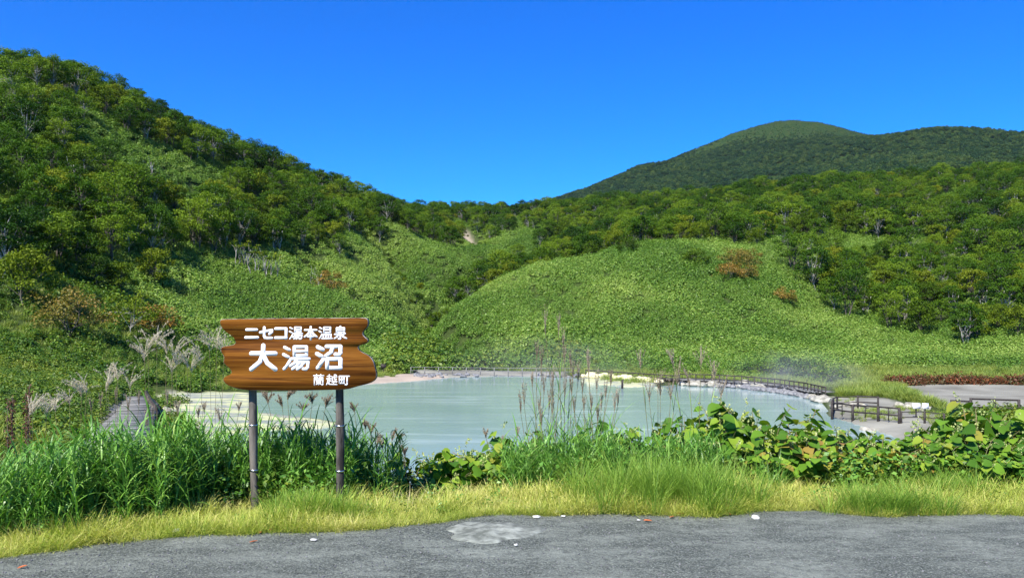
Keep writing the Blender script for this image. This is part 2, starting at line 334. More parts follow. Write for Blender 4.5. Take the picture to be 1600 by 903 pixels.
def height(x, y):
    sh = np.shape(x); x = np.ravel(np.asarray(x, float)); y = np.ravel(np.asarray(y, float))
    far = tps(x, y)
    sl_ = .52 - .37 * sstep(-5.5, -9, x)
    e = redge(x) + 1.1
    near = -sl_ * np.clip(y - e, 0, None) - .0
    t = sstep(14, 24, y); t = np.where(x < -8, sstep(10, 24, y), t)
    z = near * (1 - t) + far * t
    z = np.where(y < e, 0, np.maximum(z, -4.6 + 0 * z) if False else z)
    z = np.where((y > 40) | (y > e + 2), z + (fnoise(x, y, 6) - .5) * np.clip((y - 8) * .01, 0, .9), z)
    g = (y > 92) & (y < 270) & (np.abs(x) < 50)
    if g.any():
        for sg_, L_ in ((-1, GULLY), (1, RIDGE)):
            for pts, dp, wd in L_: d = dline(x[g], y[g], pts); z[g] += sg_ * dp * np.exp(-(d / wd) ** 2)
    g = (y > 20) & (y < 75) & (x < 0) & (x > -40)
    if g.any():
        i_ = inpoly(x[g], y[g], SULF); d_ = dpoly(x[g], y[g], SULF); zg = z[g]; fl = WL + .06 + .05 * fnoise(x[g], y[g], 3)
        z[g] = np.where(i_, fl, np.minimum(zg, fl + d_ * .55))
    # pond basin
    m = (y > 10) & (y < 110) & (np.abs(x) < 60)
    if m.any():
        xm, ym = x[m], y[m]; ins = inpoly(xm, ym, POND); d = dpoly(xm, ym, POND)
        zz = z[m]; shore = WL + .06 + d * .10
        zo = np.where(d < 6, np.maximum(zz, WL + .05 + np.minimum(d, 2) * .06), zz)
        k = sstep(1, 8, d); zo2 = np.where(ym > 19, np.minimum(zo, shore + (zo - shore) * k), zo)
        z[m] = np.where(ins, WL - .15 - np.minimum(d * .4, 1.2), zo2)
    far_ = y > 450
    z = np.where(far_, z + (fnoise(x, y, 60) - .5) * 8 * sstep(500, 800, y) + (fnoise(x, y, 14) - .5) * 3, z)
    return z.reshape(sh)
def H1(x, y): return float(height(np.array([x]), np.array([y]))[0])
def proj(x, y, z): return 800 + F * x / y, HZ - F * (z - EYE) / y

ys = [-400, -250, -150, -90, -50, -25, -10, -2] + list(np.arange(0, 22, .22))
s = .3
while ys[-1] < 4500: ys.append(ys[-1] + s); s = min(s * 1.012, max(.9, ys[-1] * .006) if ys[-1] < 400 else ys[-1] * .012)
ys = np.array(ys); nc = 420; ss = np.linspace(-1, 1, nc)
GY = np.repeat(ys[:, None], nc, 1); GX = ss[None] * (14 + .86 * np.abs(GY)); GZ = height(GX, GY)
GZ = np.where(GY < 1, 0, GZ)
mb = MB(); nr = len(ys); i = np.arange(nr - 1)[:, None] * nc; j = np.arange(nc - 1)[None]
mb.add(np.stack([GX, GY, GZ], -1).reshape(-1, 3), np.stack([i + j, i + j + 1, i + nc + j + 1, i + nc + j], -1).reshape(-1, 4))
# ground cover colours by zone (real bare mud / sulphur / soil)
m, nt, out = nodes('ground_soil')
P_ = pos(nt); n1 = tnoise(nt, P_, .25, 6); n2 = tnoise(nt, P_, 3.5, 5)
a = lambda nm: N(nt, 'ShaderNodeAttribute', attribute_name=nm).outputs['Fac']
base = ramp(nt, [(.3, (.025, .04, .012)), (.7, (.055, .08, .02))], n2).outputs[0]
far_c = ramp(nt, [(.35, (.010, .030, .008)), (.5, (.022, .048, .010)), (.68, (.048, .052, .016))], n1).outputs[0]
mud = ramp(nt, [(.3, (.14, .135, .11)), (.6, (.25, .245, .20)), (.8, (.35, .34, .27))], n1).outputs[0]
n4 = tnoise(nt, mapping(nt, P_, (.35, .8, 1)), 1.0, 8, .7)
sul = mixc(nt, ramp(nt, [(.44, (0, 0, 0)), (.56, (1, 1, 1))], n4).outputs[0], (.46, .47, .25), (.21, .23, .205))
tan = ramp(nt, [(.3, (.25, .21, .17)), (.7, (.44, .36, .27))], n1).outputs[0]
c = mixc(nt, a('z_far'), base, far_c); c = mixc(nt, a('z_mud'), c, mud); c = mixc(nt, a('z_tan'), c, tan); c = mixc(nt, a('z_sul'), c, sul)
b = bsdf(nt, out, .95, .05); nt.links.new(c, b.inputs['Base Color'])
bp = N(nt, 'ShaderNodeBump', Strength=.5, Distance=.1); nt.links.new(n2, bp.inputs['Height']); nt.links.new(bp.outputs[0], b.inputs['Normal'])
M['ground'] = m
ground = mb.obj('ground', m, smooth=True); tag(ground, kind='structure')
gx, gy, gz = GX.ravel(), GY.ravel(), GZ.ravel()
def zone(name, polys, soft=.6):
    v = np.zeros(len(gx)); k = (gy > 15) & (gy < 120)
    for p in polys:
        ins = inpoly(gx[k], gy[k], p); d = dpoly(gx[k], gy[k], p)
        v[k] = np.maximum(v[k], np.where(ins, sstep(0, soft, d), 0))
    at = ground.data.attributes.new(name, 'FLOAT', 'POINT'); at.data.foreach_set('value', v.astype(np.float32))
zone('z_mud', MUD + [BANKM, [(-15, 22), (-10, 22), (-12, 60), (-26, 60), (-24, 45), (-19, 35)]]); zone('z_sul', [SULF, BEACH], .4)
zone('z_tan', [[Wz(a_, b_, -3.8) for a_, b_ in [(540, 598), (600, 583), (690, 583), (720, 592), (640, 600), (580, 606)]]])
sc0 = W(735, HZ, 250); scar = np.exp(-(((gx - sc0[0] + .35 * (gy - 250)) / 2.2) ** 2 + ((gy - 250) / 9) ** 2) ** 2)
at = ground.data.attributes['z_tan']; tv = np.zeros(len(gx), np.float32); at.data.foreach_get('value', tv); at.data.foreach_set('value', np.maximum(tv, scar).astype(np.float32))
at = ground.data.attributes.new('z_far', 'FLOAT', 'POINT'); at.data.foreach_set('value', sstep(500, 600, gy).astype(np.float32))

# ------------------------------------------------------------------ road
mb = MB(); xs = np.arange(-24, 24.01, .06); tt = np.concatenate([[-20, -8, -2, 1, 2.5], np.arange(3.2, 4.9, .1)])
rows = [np.full_like(xs, t) for t in tt]; ed = redge(xs)
rows += [4.9 + (ed - 4.9) * k for k in np.linspace(.08, 1, 16)]
RY = np.array(rows); RX = np.repeat(xs[None], len(rows), 0); RZ = .004 + .012 * fnoise(RX, RY, .9) * (RY > 0)
RZ[-1] = .002; n_ = len(xs); i = np.arange(len(rows) - 1)[:, None] * n_; j = np.arange(n_ - 1)[None]
mb.add(np.stack([RX, RY, RZ], -1).reshape(-1, 3), np.stack([i + j, i + j + 1, i + n_ + j + 1, i + n_ + j], -1).reshape(-1, 4))
m, nt, out = nodes('dark_gravel_road'); P_ = pos(nt)
g1 = tnoise(nt, P_, 75, 3, .75); g2 = tnoise(nt, mapping(nt, P_, (.7, 1.5, 1)), 1.9, 10, .74); g3 = tnoise(nt, P_, 22, 5, .75)
c = ramp(nt, [(.3, (.028, .031, .026)), (.46, (.100, .112, .092)), (.58, (.19, .21, .172)), (.70, (.42, .45, .36))], g1).outputs[0]
c = mixc(nt, ramp(nt, [(.44, (0, 0, 0)), (.66, (.85, .85, .85))], g2).outputs[0], c, (.30, .325, .265))
c = mixc(nt, ramp(nt, [(.35, (.5, .5, .5)), (.5, (0, 0, 0))], g3).outputs[0], c, (.045, .050, .042))
b = bsdf(nt, out, .92, .2); nt.links.new(c, b.inputs['Base Color'])
hsum = math_(nt, 'ADD', g1, math_(nt, 'MULTIPLY', g3, 1.5))
bp = N(nt, 'ShaderNodeBump', Strength=1.0, Distance=.02); nt.links.new(hsum, bp.inputs['Height']); nt.links.new(bp.outputs[0], b.inputs['Normal'])
tag(mb.obj('road', m, smooth=True), kind='structure')

# ------------------------------------------------------------------ pond water
mb = MB(); wp = np.array(POND); cx = wp.mean(0); wp2 = cx + (wp - cx) * 1.0
big = [(-30, 15), (30, 15), (40, 85), (-30, 92)]
nx_, ny_ = 60, 80
X_ = np.linspace(-34, 34, nx_); Y_ = np.linspace(14, 86, ny_); XX, YY = np.meshgrid(X_, Y_)
i = np.arange(ny_ - 1)[:, None] * nx_; j = np.arange(nx_ - 1)[None]; fc = np.stack([i + j, i + j + 1, i + nx_ + j + 1, i + nx_ + j], -1).reshape(-1, 4)
ctr = np.stack([XX.ravel(), YY.ravel()], 1)[fc].mean(1); keep = inpoly(ctr[:, 0], ctr[:, 1], POND) | (dpoly(ctr[:, 0], ctr[:, 1], POND) < 2.2)
keep &= ~((ctr[:, 1] < 16) | ((ctr[:, 0] < -12) & (ctr[:, 1] < 20)))
mb.add(np.stack([XX, YY, 0 * XX + WL], -1).reshape(-1, 3), fc[keep])
m, nt, out = nodes('milky_sulphur_water'); P_ = pos(nt)
w1 = tnoise(nt, mapping(nt, P_, (.05, .13, 1)), 1.0, 5); w2 = tnoise(nt, mapping(nt, P_, (.11, .55, 1)), 1.0, 5, .6)
c = ramp(nt, [(.35, (.205, .30, .275)), (.65, (.265, .36, .35))], w1).outputs[0]
c = mixc(nt, ramp(nt, [(.53, (0, 0, 0)), (.68, (.8, .8, .8))], w2).outputs[0], c, (.40, .50, .49))
b = bsdf(nt, out, .10, .5); nt.links.new(c, b.inputs['Base Color']); b.inputs['IOR'].default_value = 1.33
rp = tnoise(nt, mapping(nt, P_, (1.2, 3, 1)), 1.6, 4)
bp = N(nt, 'ShaderNodeBump', Strength=.12, Distance=.05); nt.links.new(rp, bp.inputs['Height']); nt.links.new(bp.outputs[0], b.inputs['Normal'])
tag(mb.obj('pond_water', m), kind='structure')

# ------------------------------------------------------------------ scattering of uncountable growth
PROTO = {}
def proto_col(name, meshes):
    c = bpy.data.collections.new(name)
    for k, me in enumerate(meshes): c.objects.link(bpy.data.objects.new('%s_%02d' % (name, k), me))
    PROTO[name] = (c, len(meshes)); return c
def scatter(name, proto, P, rz, scale, tilt=None, label=None, cat=None, kind='stuff'):
    c, n = PROTO[proto]; k = len(P); me = bpy.data.meshes.new(name)
    me.vertices.add(k); me.vertices.foreach_set('co', np.asarray(P, np.float32).ravel())
    rot = np.zeros((k, 3), np.float32); rot[:, 2] = rz
    if tilt is not None: rot[:, :2] = tilt
    sc_ = np.broadcast_to(np.asarray(scale, np.float32).reshape(k, -1), (k, 3)).astype(np.float32)
    me.attributes.new('rot', 'FLOAT_VECTOR', 'POINT').data.foreach_set('vector', rot.ravel())
    me.attributes.new('scl', 'FLOAT_VECTOR', 'POINT').data.foreach_set('vector', sc_.ravel())
    me.attributes.new('idx', 'INT', 'POINT').data.foreach_set('value', RNG.integers(0, n, k).astype(np.int32))
    o = link(bpy.data.objects.new(name, me)); ng = bpy.data.node_groups.new(name, 'GeometryNodeTree')
    ng.interface.new_socket('Geometry', in_out='INPUT', socket_type='NodeSocketGeometry'); ng.interface.new_socket('Geometry', in_out='OUTPUT', socket_type='NodeSocketGeometry')
    nn = ng.nodes; gi = nn.new('NodeGroupInput'); go = nn.new('NodeGroupOutput'); ip = nn.new('GeometryNodeInstanceOnPoints'); ci = nn.new('GeometryNodeCollectionInfo')
    ci.inputs['Collection'].default_value = c; ci.inputs['Separate Children'].default_value = True; ci.inputs['Reset Children'].default_value = True
    ip.inputs['Pick Instance'].default_value = True
    def na(nm, t):
        q = nn.new('GeometryNodeInputNamedAttribute'); q.data_type = t; q.inputs['Name'].default_value = nm; return q.outputs['Attribute']
    L = ng.links.new; L(gi.outputs[0], ip.inputs['Points']); L(ci.outputs[0], ip.inputs['Instance']); L(na('idx', 'INT'), ip.inputs['Instance Index'])
    e2r = nn.new('FunctionNodeEulerToRotation'); L(na('rot', 'FLOAT_VECTOR'), e2r.inputs[0]); L(e2r.outputs[0], ip.inputs['Rotation']); L(na('scl', 'FLOAT_VECTOR'), ip.inputs['Scale'])
    L(ip.outputs[0], go.inputs[0])
    md = o.modifiers.new('scatter', 'NODES'); md.node_group = ng
    return tag(o, label, cat, None, kind)

def points(n, y0, y1, spread=.74, x0=None, x1=None, uniform_y=False):
    """uniform over the area of the view fan"""
    if x0 is not None: return RNG.uniform(x0, x1, n), RNG.uniform(y0, y1, n)
    y = np.sqrt(RNG.uniform(y0 * y0, y1 * y1, n)); return RNG.uniform(-1, 1, n) * (y * spread + 2), y

# ---- prototypes
def dome_clump(mat, r, h, n, L, Wd, up=.5, seed=0, k=1):
    rg = np.random.default_rng(seed); mb = MB(); v = rdir(n, .25, rg); v[:, 2] = np.abs(v[:, 2])
    rad = rg.uniform(.55, 1.08, n)[:, None] * (1 + .25 * np.sin(5 * np.arctan2(v[:, 1], v[:, 0]) + seed))[:, None]
    P = v * rad * np.array([r, r, h]); Nn = unit(v * .7 + rdir(n, 0, rg) * .75 + np.array([0, 0, up]))
    leafquads(mb, P, Nn, rg.uniform(.7, 1.3, n) * L, rg.uniform(.7, 1.2, n) * Wd, rg)
    return mb.mesh('clump', mat)
proto_col('sasa', [dome_clump(M['sasa'], .95, .9, 300, .23, .125, .7, k) for k in range(6)])
proto_col('bankleaf', [dome_clump(M['bank'], .55, .55, 150, .17, .10, .6, 20 + k) for k in range(5)])
proto_col('redleaf', [dome_clump(M['red'], .5, .55, 110, .16, .07, .4, 40 + k) for k in range(4)])
proto_col('vine', [dome_clump(M['vine'], .8, .95, 230, .24, .15, .5, 90 + k) for k in range(5)])
def tuft(mat, n, L, Wd, r, lean, bend, seed, seg=4, lv=.35):
    rg = np.random.default_rng(seed); mb = MB(); a_ = rg.uniform(0, 6.283, n); q = r * np.sqrt(rg.random(n))
    P = np.stack([np.cos(a_) * q, np.sin(a_) * q, 0 * q - .01], 1)
    blades(mb, P, a_ + rg.normal(0, .7, n), L * rg.uniform(1 - lv, 1 + lv, n), Wd * rg.uniform(.7, 1.2, n), np.abs(rg.normal(lean, lean * .6, n)), rg.uniform(.3, 1.3, n) * bend, seg, rg)
    return mb.mesh('tuft', mat)
proto_col('verge', [tuft(M['verge'], 30, .135, .0055, .06, .5, 1.3, k, lv=.65) for k in range(6)])
proto_col('vergeg', [tuft(M['vergeg'], 80, .34, .0046, .09, .30, 1.3, 10 + k) for k in range(5)])
proto_col('meadow', [tuft(M['meadow'], 60, .7, .03, .35, .3, .9, 30 + k, 3) for k in range(4)])

def reed_stem(mat, seed, h=1.0, nl=9, Lf=.42, Wd=.022):
    rg = np.random.default_rng(seed); mb = MB(); ns = 5
    for s_ in range(ns):
        a_ = rg.uniform(0, 6.28); x, y = rg.normal(0, .10, 2); hh = h * rg.uniform(.6, 1.1); ln = rg.uniform(.03, .22)
        t = np.linspace(0, 1, 5); st = np.stack([x + np.cos(a_) * ln * t ** 1.6 * hh, y + np.sin(a_) * ln * t ** 1.6 * hh, t * hh], 1)
        mb.tube(st, np.linspace(.0045, .002, 5), 4, .55, cap=False)
        ti = np.linspace(.12, 1, nl); P = np.stack([np.interp(ti, t, st[:, c_]) for c_ in range(3)], 1)
        az = rg.uniform(0, 6.28, nl)
        blades(mb, P, az, Lf * rg.uniform(.6, 1.25, nl), Wd * rg.uniform(.7, 1.2, nl), rg.uniform(.2, .75, nl), rg.uniform(.5, 1.9, nl), 5, rg)
    return mb.mesh('reed', mat)
proto_col('reed', [reed_stem(M['reed'], k, Wd=.03) for k in range(7)])
def leafy_stem(mat, seed, h=.7, L=.10, Wd=.06, n=60):
    rg = np.random.default_rng(seed); mb = MB(); P = np.stack([rg.normal(0, .16, n), rg.normal(0, .16, n), rg.uniform(.05, 1, n) * h], 1)
    leafquads(mb, P, unit(rdir(n, .9, rg)), L * rg.uniform(.6, 1.4, n), Wd * rg.uniform(.6, 1.3, n), rg); return mb.mesh('leafy', mat)
proto_col('leafy', [leafy_stem(M['reed'], 60 + k) for k in range(4)] + [leafy_stem(M['bank'], 70 + k) for k in range(3)])

# ---- trees
def tree_parts(seed, H=7.0, cr=2.6, mat='tree', ls=.24, nl=3600, flat=.5, low=.3, ncl=24, bare=False):
    rg = np.random.default_rng(seed); tr = MB(); cw = MB(); ns = rg.integers(1, 4)
    cl = []
    for q in range(ncl):
        a_ = q * 2.4 + rg.uniform(-.4, .4); rr = cr * math.sqrt((q + .5) / ncl) * rg.uniform(.8, 1.12)
        top = H * (1 - (1 - low) * .55 * (rr / cr) ** 2.2); z = top - rg.uniform(0, .9) - (H * rg.uniform(.1, .45) if q % 2 == 0 else 0)
        cl.append((rr * math.cos(a_), rr * math.sin(a_), max(z, H * low)))
    cl = np.array(cl)
    for s_ in range(ns):
        a_ = s_ * 6.28 / ns + rg.uniform(0, 1); sp = .25 if ns > 1 else .05
        t = np.linspace(0, 1, 7); kx = rg.normal(0, .12, 7).cumsum(); ky = rg.normal(0, .12, 7).cumsum()
        stem = np.stack([math.cos(a_) * (.1 + sp * H * .55 * t ** 1.2) + kx - kx[0], math.sin(a_) * (.1 + sp * H * .55 * t ** 1.2) + ky - ky[0], t * H * .74 - .5], 1)
        tr.tube(stem, np.linspace(.13, .04, 7) * H / 7, 6, rg.random())
        for q in range(s_, ncl, ns):
            k = rg.integers(2, 6); p0 = stem[k]; p2 = cl[q]; mid = (p0 + p2) / 2 + np.array([*rg.normal(0, .15, 2), .25])
            tr.tube(np.array([p0, mid, p2]), [.05 * H / 7, .032 * H / 7, .014], 4, rg.random(), cap=False)
    if bare: return tr, cw
    per = nl // ncl
    for c_ in cl:
        r_ = rg.uniform(.55, 1.05) * cr / 2.6; v = rdir(per, .15, rg); rad = rg.uniform(.35, 1.1, per)[:, None]
        P = c_ + v * rad * np.array([r_ * 1.15, r_ * 1.15, r_ * flat * 1.3]); Nn = unit(v * .5 + rdir(per, .2, rg) * .8 + np.array([0, 0, .45]))
        leafquads(cw, P, Nn, ls * rg.uniform(.7, 1.3, per), ls * .75 * rg.uniform(.7, 1.3, per), rg, var=np.clip(rg.random() * .5 + rg.random(per) * .5, 0, 1))
    return tr, cw
TREES = []
for k in range(9):
    mat = ['tree', 'tree', 'treey'][k % 3]; H = [6.4, 7.6, 6.0, 8.2, 7.0, 5.6, 6.8, 7.4, 6.4][k]
    tr, cw = tree_parts(100 + k, H, [2.5, 2.9, 2.6, 3.0, 2.4, 2.5, 2.7, 3.1, 2.2][k], flat=[.55, .45, .6][k % 3], low=[.35, .45, .3, .42, .38][k % 5], ls=.25)
    TREES.append((tr.mesh('trunk', M['bark'] if k % 3 == 1 else M['barkd'], True), cw.mesh('crown', M[mat]), H))
def join_mesh(a, b):
    """crown and trunk in one mesh for the uncountable wood"""
    me = bpy.data.meshes.new('wood_tree'); na_ = len(a.vertices)
    V = []; L = []; T = []; MI = []; VR = []; off = 0
    for k, q in enumerate((a, b)):
        v = np.zeros(len(q.vertices) * 3, np.float32); q.vertices.foreach_get('co', v); V.append(v)
        l = np.zeros(len(q.loops), np.int32); q.loops.foreach_get('vertex_index', l); L.append(l + off); off += len(q.vertices)
        t = np.zeros(len(q.polygons), np.int32); q.polygons.foreach_get('loop_total', t); T.append(t); MI.append(np.full(len(t), k, np.int32))
        r_ = np.zeros(len(q.vertices), np.float32); q.attributes['var'].data.foreach_get('value', r_); VR.append(r_)
    V = np.concatenate(V); L = np.concatenate(L); T = np.concatenate(T)
    me.vertices.add(len(V) // 3); me.vertices.foreach_set('co', V); me.loops.add(len(L)); me.loops.foreach_set('vertex_index', L)
    me.polygons.add(len(T)); me.polygons.foreach_set('loop_start', np.concatenate([[0], np.cumsum(T)[:-1]]).astype(np.int32)); me.polygons.foreach_set('loop_total', T)
    me.materials.append(a.materials[0]); me.materials.append(b.materials[0]); me.polygons.foreach_set('material_index', np.concatenate(MI))
    me.attributes.new('var', 'FLOAT', 'POINT').data.foreach_set('value', np.concatenate(VR)); me.update(calc_edges=True); return me
proto_col('wood', [join_mesh(a, b) for a, b, h in TREES])
def far_tree(seed):
    rg = np.random.default_rng(seed); mb = MB()
    for q in range(9):
        c_ = np.array([*rg.normal(0, 1.5, 2), rg.uniform(2.5, 5.5)]); v = rdir(34, .2, rg); v[:, 2] = v[:, 2] * .8
        leafquads(mb, c_ + v * rg.uniform(.7, 1.2, (34, 1)) * 1.9, unit(v * .8 + rdir(34, .3, rg) * .6), rg.uniform(.7, 1.3, 34), .75, rg, var=rg.random() * .6 + rg.random(34) * .4)
    return mb.mesh('far', M['far'])
proto_col('far', [far_tree(k) for k in range(6)])

# ------------------------------------------------------------------ where things grow on the hills
def on_scar(x, y): return (np.abs(x - W(735, HZ, 250)[0] + .35 * (y - 250)) < 3.4) & (np.abs(y - 248) < 14)
def jp(x, y): return (vnoise(x, y, 9) - .5) * 26, (vnoise(x + 50, y + 9, 9) - .5) * 16
SASA = [([(-300, 600), (-300, 430), (0, 428), (60, 432), (120, 462), (200, 425), (255, 398), (320, 408), (400, 418), (470, 396), (560, 402), (622, 380), (655, 368), (720, 405), (785, 440), (700, 470), (650, 500), (745, 560), (640, 578), (400, 620), (0, 640)], 30, 200),
        ([(130, 172), (210, 218), (310, 262), (348, 296), (330, 350), (228, 318), (140, 250)], 90, 160),
        ([(600, 600), (655, 500), (735, 460), (830, 415), (900, 396), (960, 385), (1100, 378), (1200, 384), (1262, 398), (1240, 425), (1300, 470), (1420, 512), (1700, 540), (1700, 640), (700, 640)], 60, 152),
        ([(1190, 372), (1440, 375), (1450, 402), (1330, 415), (1200, 412)], 100, 190),
        ([(700, 378), (830, 372), (850, 402), (760, 430), (700, 405)], 150, 235)]
def is_sasa(x, y, z):
    jx, jy = jp(x, y); px, py = proj(x, y, z); r = np.zeros(len(x), bool)
    for poly, a_, b_ in SASA: r |= inpoly(px + jx, py + jy, poly) & (y > a_) & (y < b_)
    return r
def occluded(x, y, z, clear=1.2):
    oc = np.zeros(len(x), bool)
    for t in np.linspace(.25, .97, 25):
        xx, yy, zz = x * t, y * t, EYE + (z - EYE) * t; k = yy > 60
        if k.any():
            h = height(xx[k], yy[k]); oc[np.where(k)[0]] |= h + clear > zz[k]
    return oc

# sasa on the slopes
X, Y = points(92000, 55, 300); Z = height(X, Y); d = dpoly(X, Y, POND)
bad = inpoly(X, Y, POND) | (d < 1.2) | inpoly(X, Y, SULF) | (Z < -3.78) | ((Y < 62) & (X > -18)) | ((X > 20) & (Y < 72))
for p in MUD + [BANKM]: bad |= inpoly(X, Y, p)
ss_ = is_sasa(X, Y, Z); keep = ~bad & (ss_ | (RNG.random(len(X)) < .75)); keep &= ~((Y < 96) & (X > -24) & (fnoise(X, Y, 5) < .35))
keep &= ~on_scar(X, Y)
X, Y, Z, ss_ = X[keep], Y[keep], Z[keep], ss_[keep]
oc = occluded(X, Y, Z + 2.5, .3); X, Y, Z, ss_ = X[~oc], Y[~oc], Z[~oc], ss_[~oc]
n = len(X); print('sasa', n)
sz = RNG.uniform(.65, 1.2, n) * (.62 + .85 * fnoise(X, Y, 5)) * sstep(50, 95, Y).clip(.55, 1)
lv_ = (Y < 84 + 14 * (fnoise(X, Y, 10) - .5)) & (X < -19); kk = np.where(lv_)[0]
scatter('vine_thicket', 'vine', np.stack([X, Y, Z - .1], 1)[kk], RNG.uniform(0, 6.28, len(kk)), sz[kk] * RNG.uniform(.8, 1.5, len(kk)), label='darker leafy vines and scrub covering the lower left slope', cat='vines')
X, Y, Z, sz = X[~lv_], Y[~lv_], Z[~lv_], sz[~lv_]; n = len(X)
scatter('dwarf_bamboo_thicket', 'sasa', np.stack([X, Y, Z - .1], 1), RNG.uniform(0, 6.28, n), sz, label='dense green dwarf bamboo covering the open hill slopes', cat='dwarf bamboo')

# ---- trees on the hills
gxs = []
yy = 62.0
while yy < 330:
    st = 3.7 * (.95 + yy / 900)
    for xx in np.arange(-.74 * yy - 8, .74 * yy + 8, st): gxs.append((xx + RNG.uniform(-1.4, 1.4), yy + RNG.uniform(-1.4, 1.4)))
    yy += st
T = np.array(gxs); X, Y = T[:, 0], T[:, 1]; Z = height(X, Y); px, py = proj(X, Y, Z)
thin = fnoise(X + 300, Y, 16) > .30
tr_ok = ~on_scar(X, Y) & ~is_sasa(X, Y, Z) & (Z > .2) & thin & ~((px > 600) & (px < 1250) & (Y < 150)) & ~((px > 1250) & (py > 505)) & ~((px < 620) & (py > 425))
X, Y, Z = X[tr_ok], Y[tr_ok], Z[tr_ok]
SPOTS = [(1300, 470, 128), (1325, 476, 127), (1352, 462, 132), (1238, 432, 142), (1390, 500, 124), (1410, 488, 128), (1440, 505, 122), (1470, 496, 127), (1508, 530, 113), (1522, 520, 116), (1560, 515, 118), (1595, 528, 113), (1275, 450, 136), (1225, 390, 160),
         (40, 470, 68), (0, 440, 72), (70, 420, 80), (150, 420, 84), (190, 430, 86), (120, 410, 86), (30, 400, 78), (240, 410, 96)]
SP = np.array([W(*s_) for s_ in SPOTS]); SP[:, 2] = height(SP[:, 0], SP[:, 1])
X = np.append(X, SP[:, 0]); Y = np.append(Y, SP[:, 1]); Z = np.append(Z, SP[:, 2])
n = len(X); kind = RNG.integers(0, 9, n); sc_ = RNG.uniform(.62, 1.05, n) * (.85 + .25 * fnoise(X, Y, 25)); rz = RNG.uniform(0, 6.28, n)
sc_[Y > 200] *= .92
oc = occluded(X, Y, Z + 5.5 * sc_, .4); px, py = proj(X, Y, Z + 4)
vis = ~oc & (px > -60) & (px < 1660)
order = np.argsort(np.where(vis, -sc_ / Y, 1)); ind = order[:278]
print('trees', n, 'visible', vis.sum())
LBL = {'left': ('green leafy tree among the dense wood on the left slope', 'trees of the wood on the left slope'),
       'right': ('green leafy tree among the dense wood on the right slope', 'trees of the wood on the right slope'),
       'mid': ('green leafy tree in the wood at the head of the valley', 'trees of the wood at the valley head')}
for q in ind:
    a_, b_, h_ = TREES[kind[q]]
    o = empty('birch_tree', (X[q], Y[q], Z[q]), rz[q]); o.scale = [sc_[q]] * 3
    pp = proj(X[q], Y[q], Z[q])[0]; side = 'left' if pp < 640 else ('right' if pp > 1000 else 'mid')
    tag(o, LBL[side][0], 'tree', LBL[side][1])
    link(bpy.data.objects.new('trunk', a_), o); link(bpy.data.objects.new('crown', b_), o)
rest = np.setdiff1d(np.arange(n), ind); r2 = rest[~occluded(X[rest], Y[rest], Z[rest] + 7, 0)]
gs = []
for pts, dp, wd in GULLY:
    p_ = np.array(pts); 
    for a_, b_ in zip(p_[:-1], p_[1:]):
        for q in range(int(np.hypot(*(b_ - a_)) / 1.1)): gs.append(a_ + (b_ - a_) * RNG.random() + RNG.normal(0, 1.3, 2))
gs = np.array(gs); gz = height(gs[:, 0], gs[:, 1]); scatter('gully_shrubs', 'wood', np.column_stack([gs, gz - .2]), RNG.uniform(0, 6.28, len(gs)), RNG.uniform(.16, .36, len(gs)), label='darker shrubs crowding the creases between the bamboo slopes', cat='shrubs')
scatter('woodland', 'wood', np.stack([X[r2], Y[r2], Z[r2]], 1), rz[r2], sc_[r2], label='dense green woodland filling the slopes behind the nearer trees', cat='woodland')

# ---- special trees and shrubs, each told apart
def make_tree(name, px, py, Y_, H, cr, mat, label, cat, seed, group=None, bark='bark', nl=1800, low=.3, ls=.2, bare=False, flat=.6, ncl=16):
    x, y, _ = W(px, py, Y_); o = empty(name, (x, y, H1(x, y)), seed)
    tr, cw = tree_parts(seed, H, cr, mat, ls, nl, flat, low, ncl, bare)
    tr.obj('trunk', M[bark], o, True)
    if not bare: cw.obj('crown', M[mat], o)
    return tag(o, label, cat, group)
make_tree('autumn_tree', 105, 500, 66, 4.0, 2.9, 'autumn', 'dark bushy tree turning rust brown low on the left slope', 'tree', 501, low=.15, bark='barkd', nl=2600)
make_tree('autumn_tree', 205, 470, 74, 3.6, 2.6, 'treey', 'olive green small tree just right of the rust brown bushy tree', 'tree', 502, low=.45)
make_tree('autumn_tree', 245, 468, 78, 3.2, 2.0, 'autumn', 'small brownish tree with pale stems above the white plumes', 'tree', 503, low=.4)
make_tree('autumn_tree', 515, 452, 120, 4.4, 2.3, 'autumn', 'brownish tree standing in the bamboo above the sign', 'tree', 504, low=.25, bark='barkd')
make_tree('autumn_tree', 492, 452, 121, 4.6, 1.3, 'treey', 'thin pale tree beside the brownish tree above the sign', 'tree', 505, nl=500)
for k, (px_, py_, Y_) in enumerate([(1145, 415, 137), (1165, 432, 133), (1170, 410, 139), (1140, 437, 132)]):
    make_tree('autumn_shrub', px_, py_, Y_, 3.2, 2.4, 'autumn', ['uppermost left shrub of the orange brown patch on the bamboo hill', 'lowest right shrub of the orange brown patch on the bamboo hill', 'upper right shrub of the orange brown patch on the bamboo hill', 'lower left shrub of the orange brown patch on the bamboo hill'][k], 'shrub', 510 + k, 'orange brown shrubs on the hill', 'barkd', low=.15)
make_tree('autumn_shrub', 1227, 472, 126, 2.8, 1.9, 'autumn', 'lone round orange brown shrub on the right bamboo slope', 'shrub', 516, low=.15, bark='barkd')
for k, (px_, py_, Y_) in enumerate([(850, 400, 148), (925, 392, 150), (980, 392, 147), (1085, 420, 136)]):
    make_tree('autumn_shrub', px_, py_, Y_, 3.0, 2.2, 'treey', ['yellow green shrub on the left shoulder of the bamboo hill', 'yellow green shrub at the top edge of the bamboo hill', 'yellow green shrub at the crest of the bamboo hill middle', 'small yellow green shrub left of the orange brown patch'][k], 'shrub', 520 + k, 'yellow green shrubs on the bamboo hill', 'barkd', low=.2)
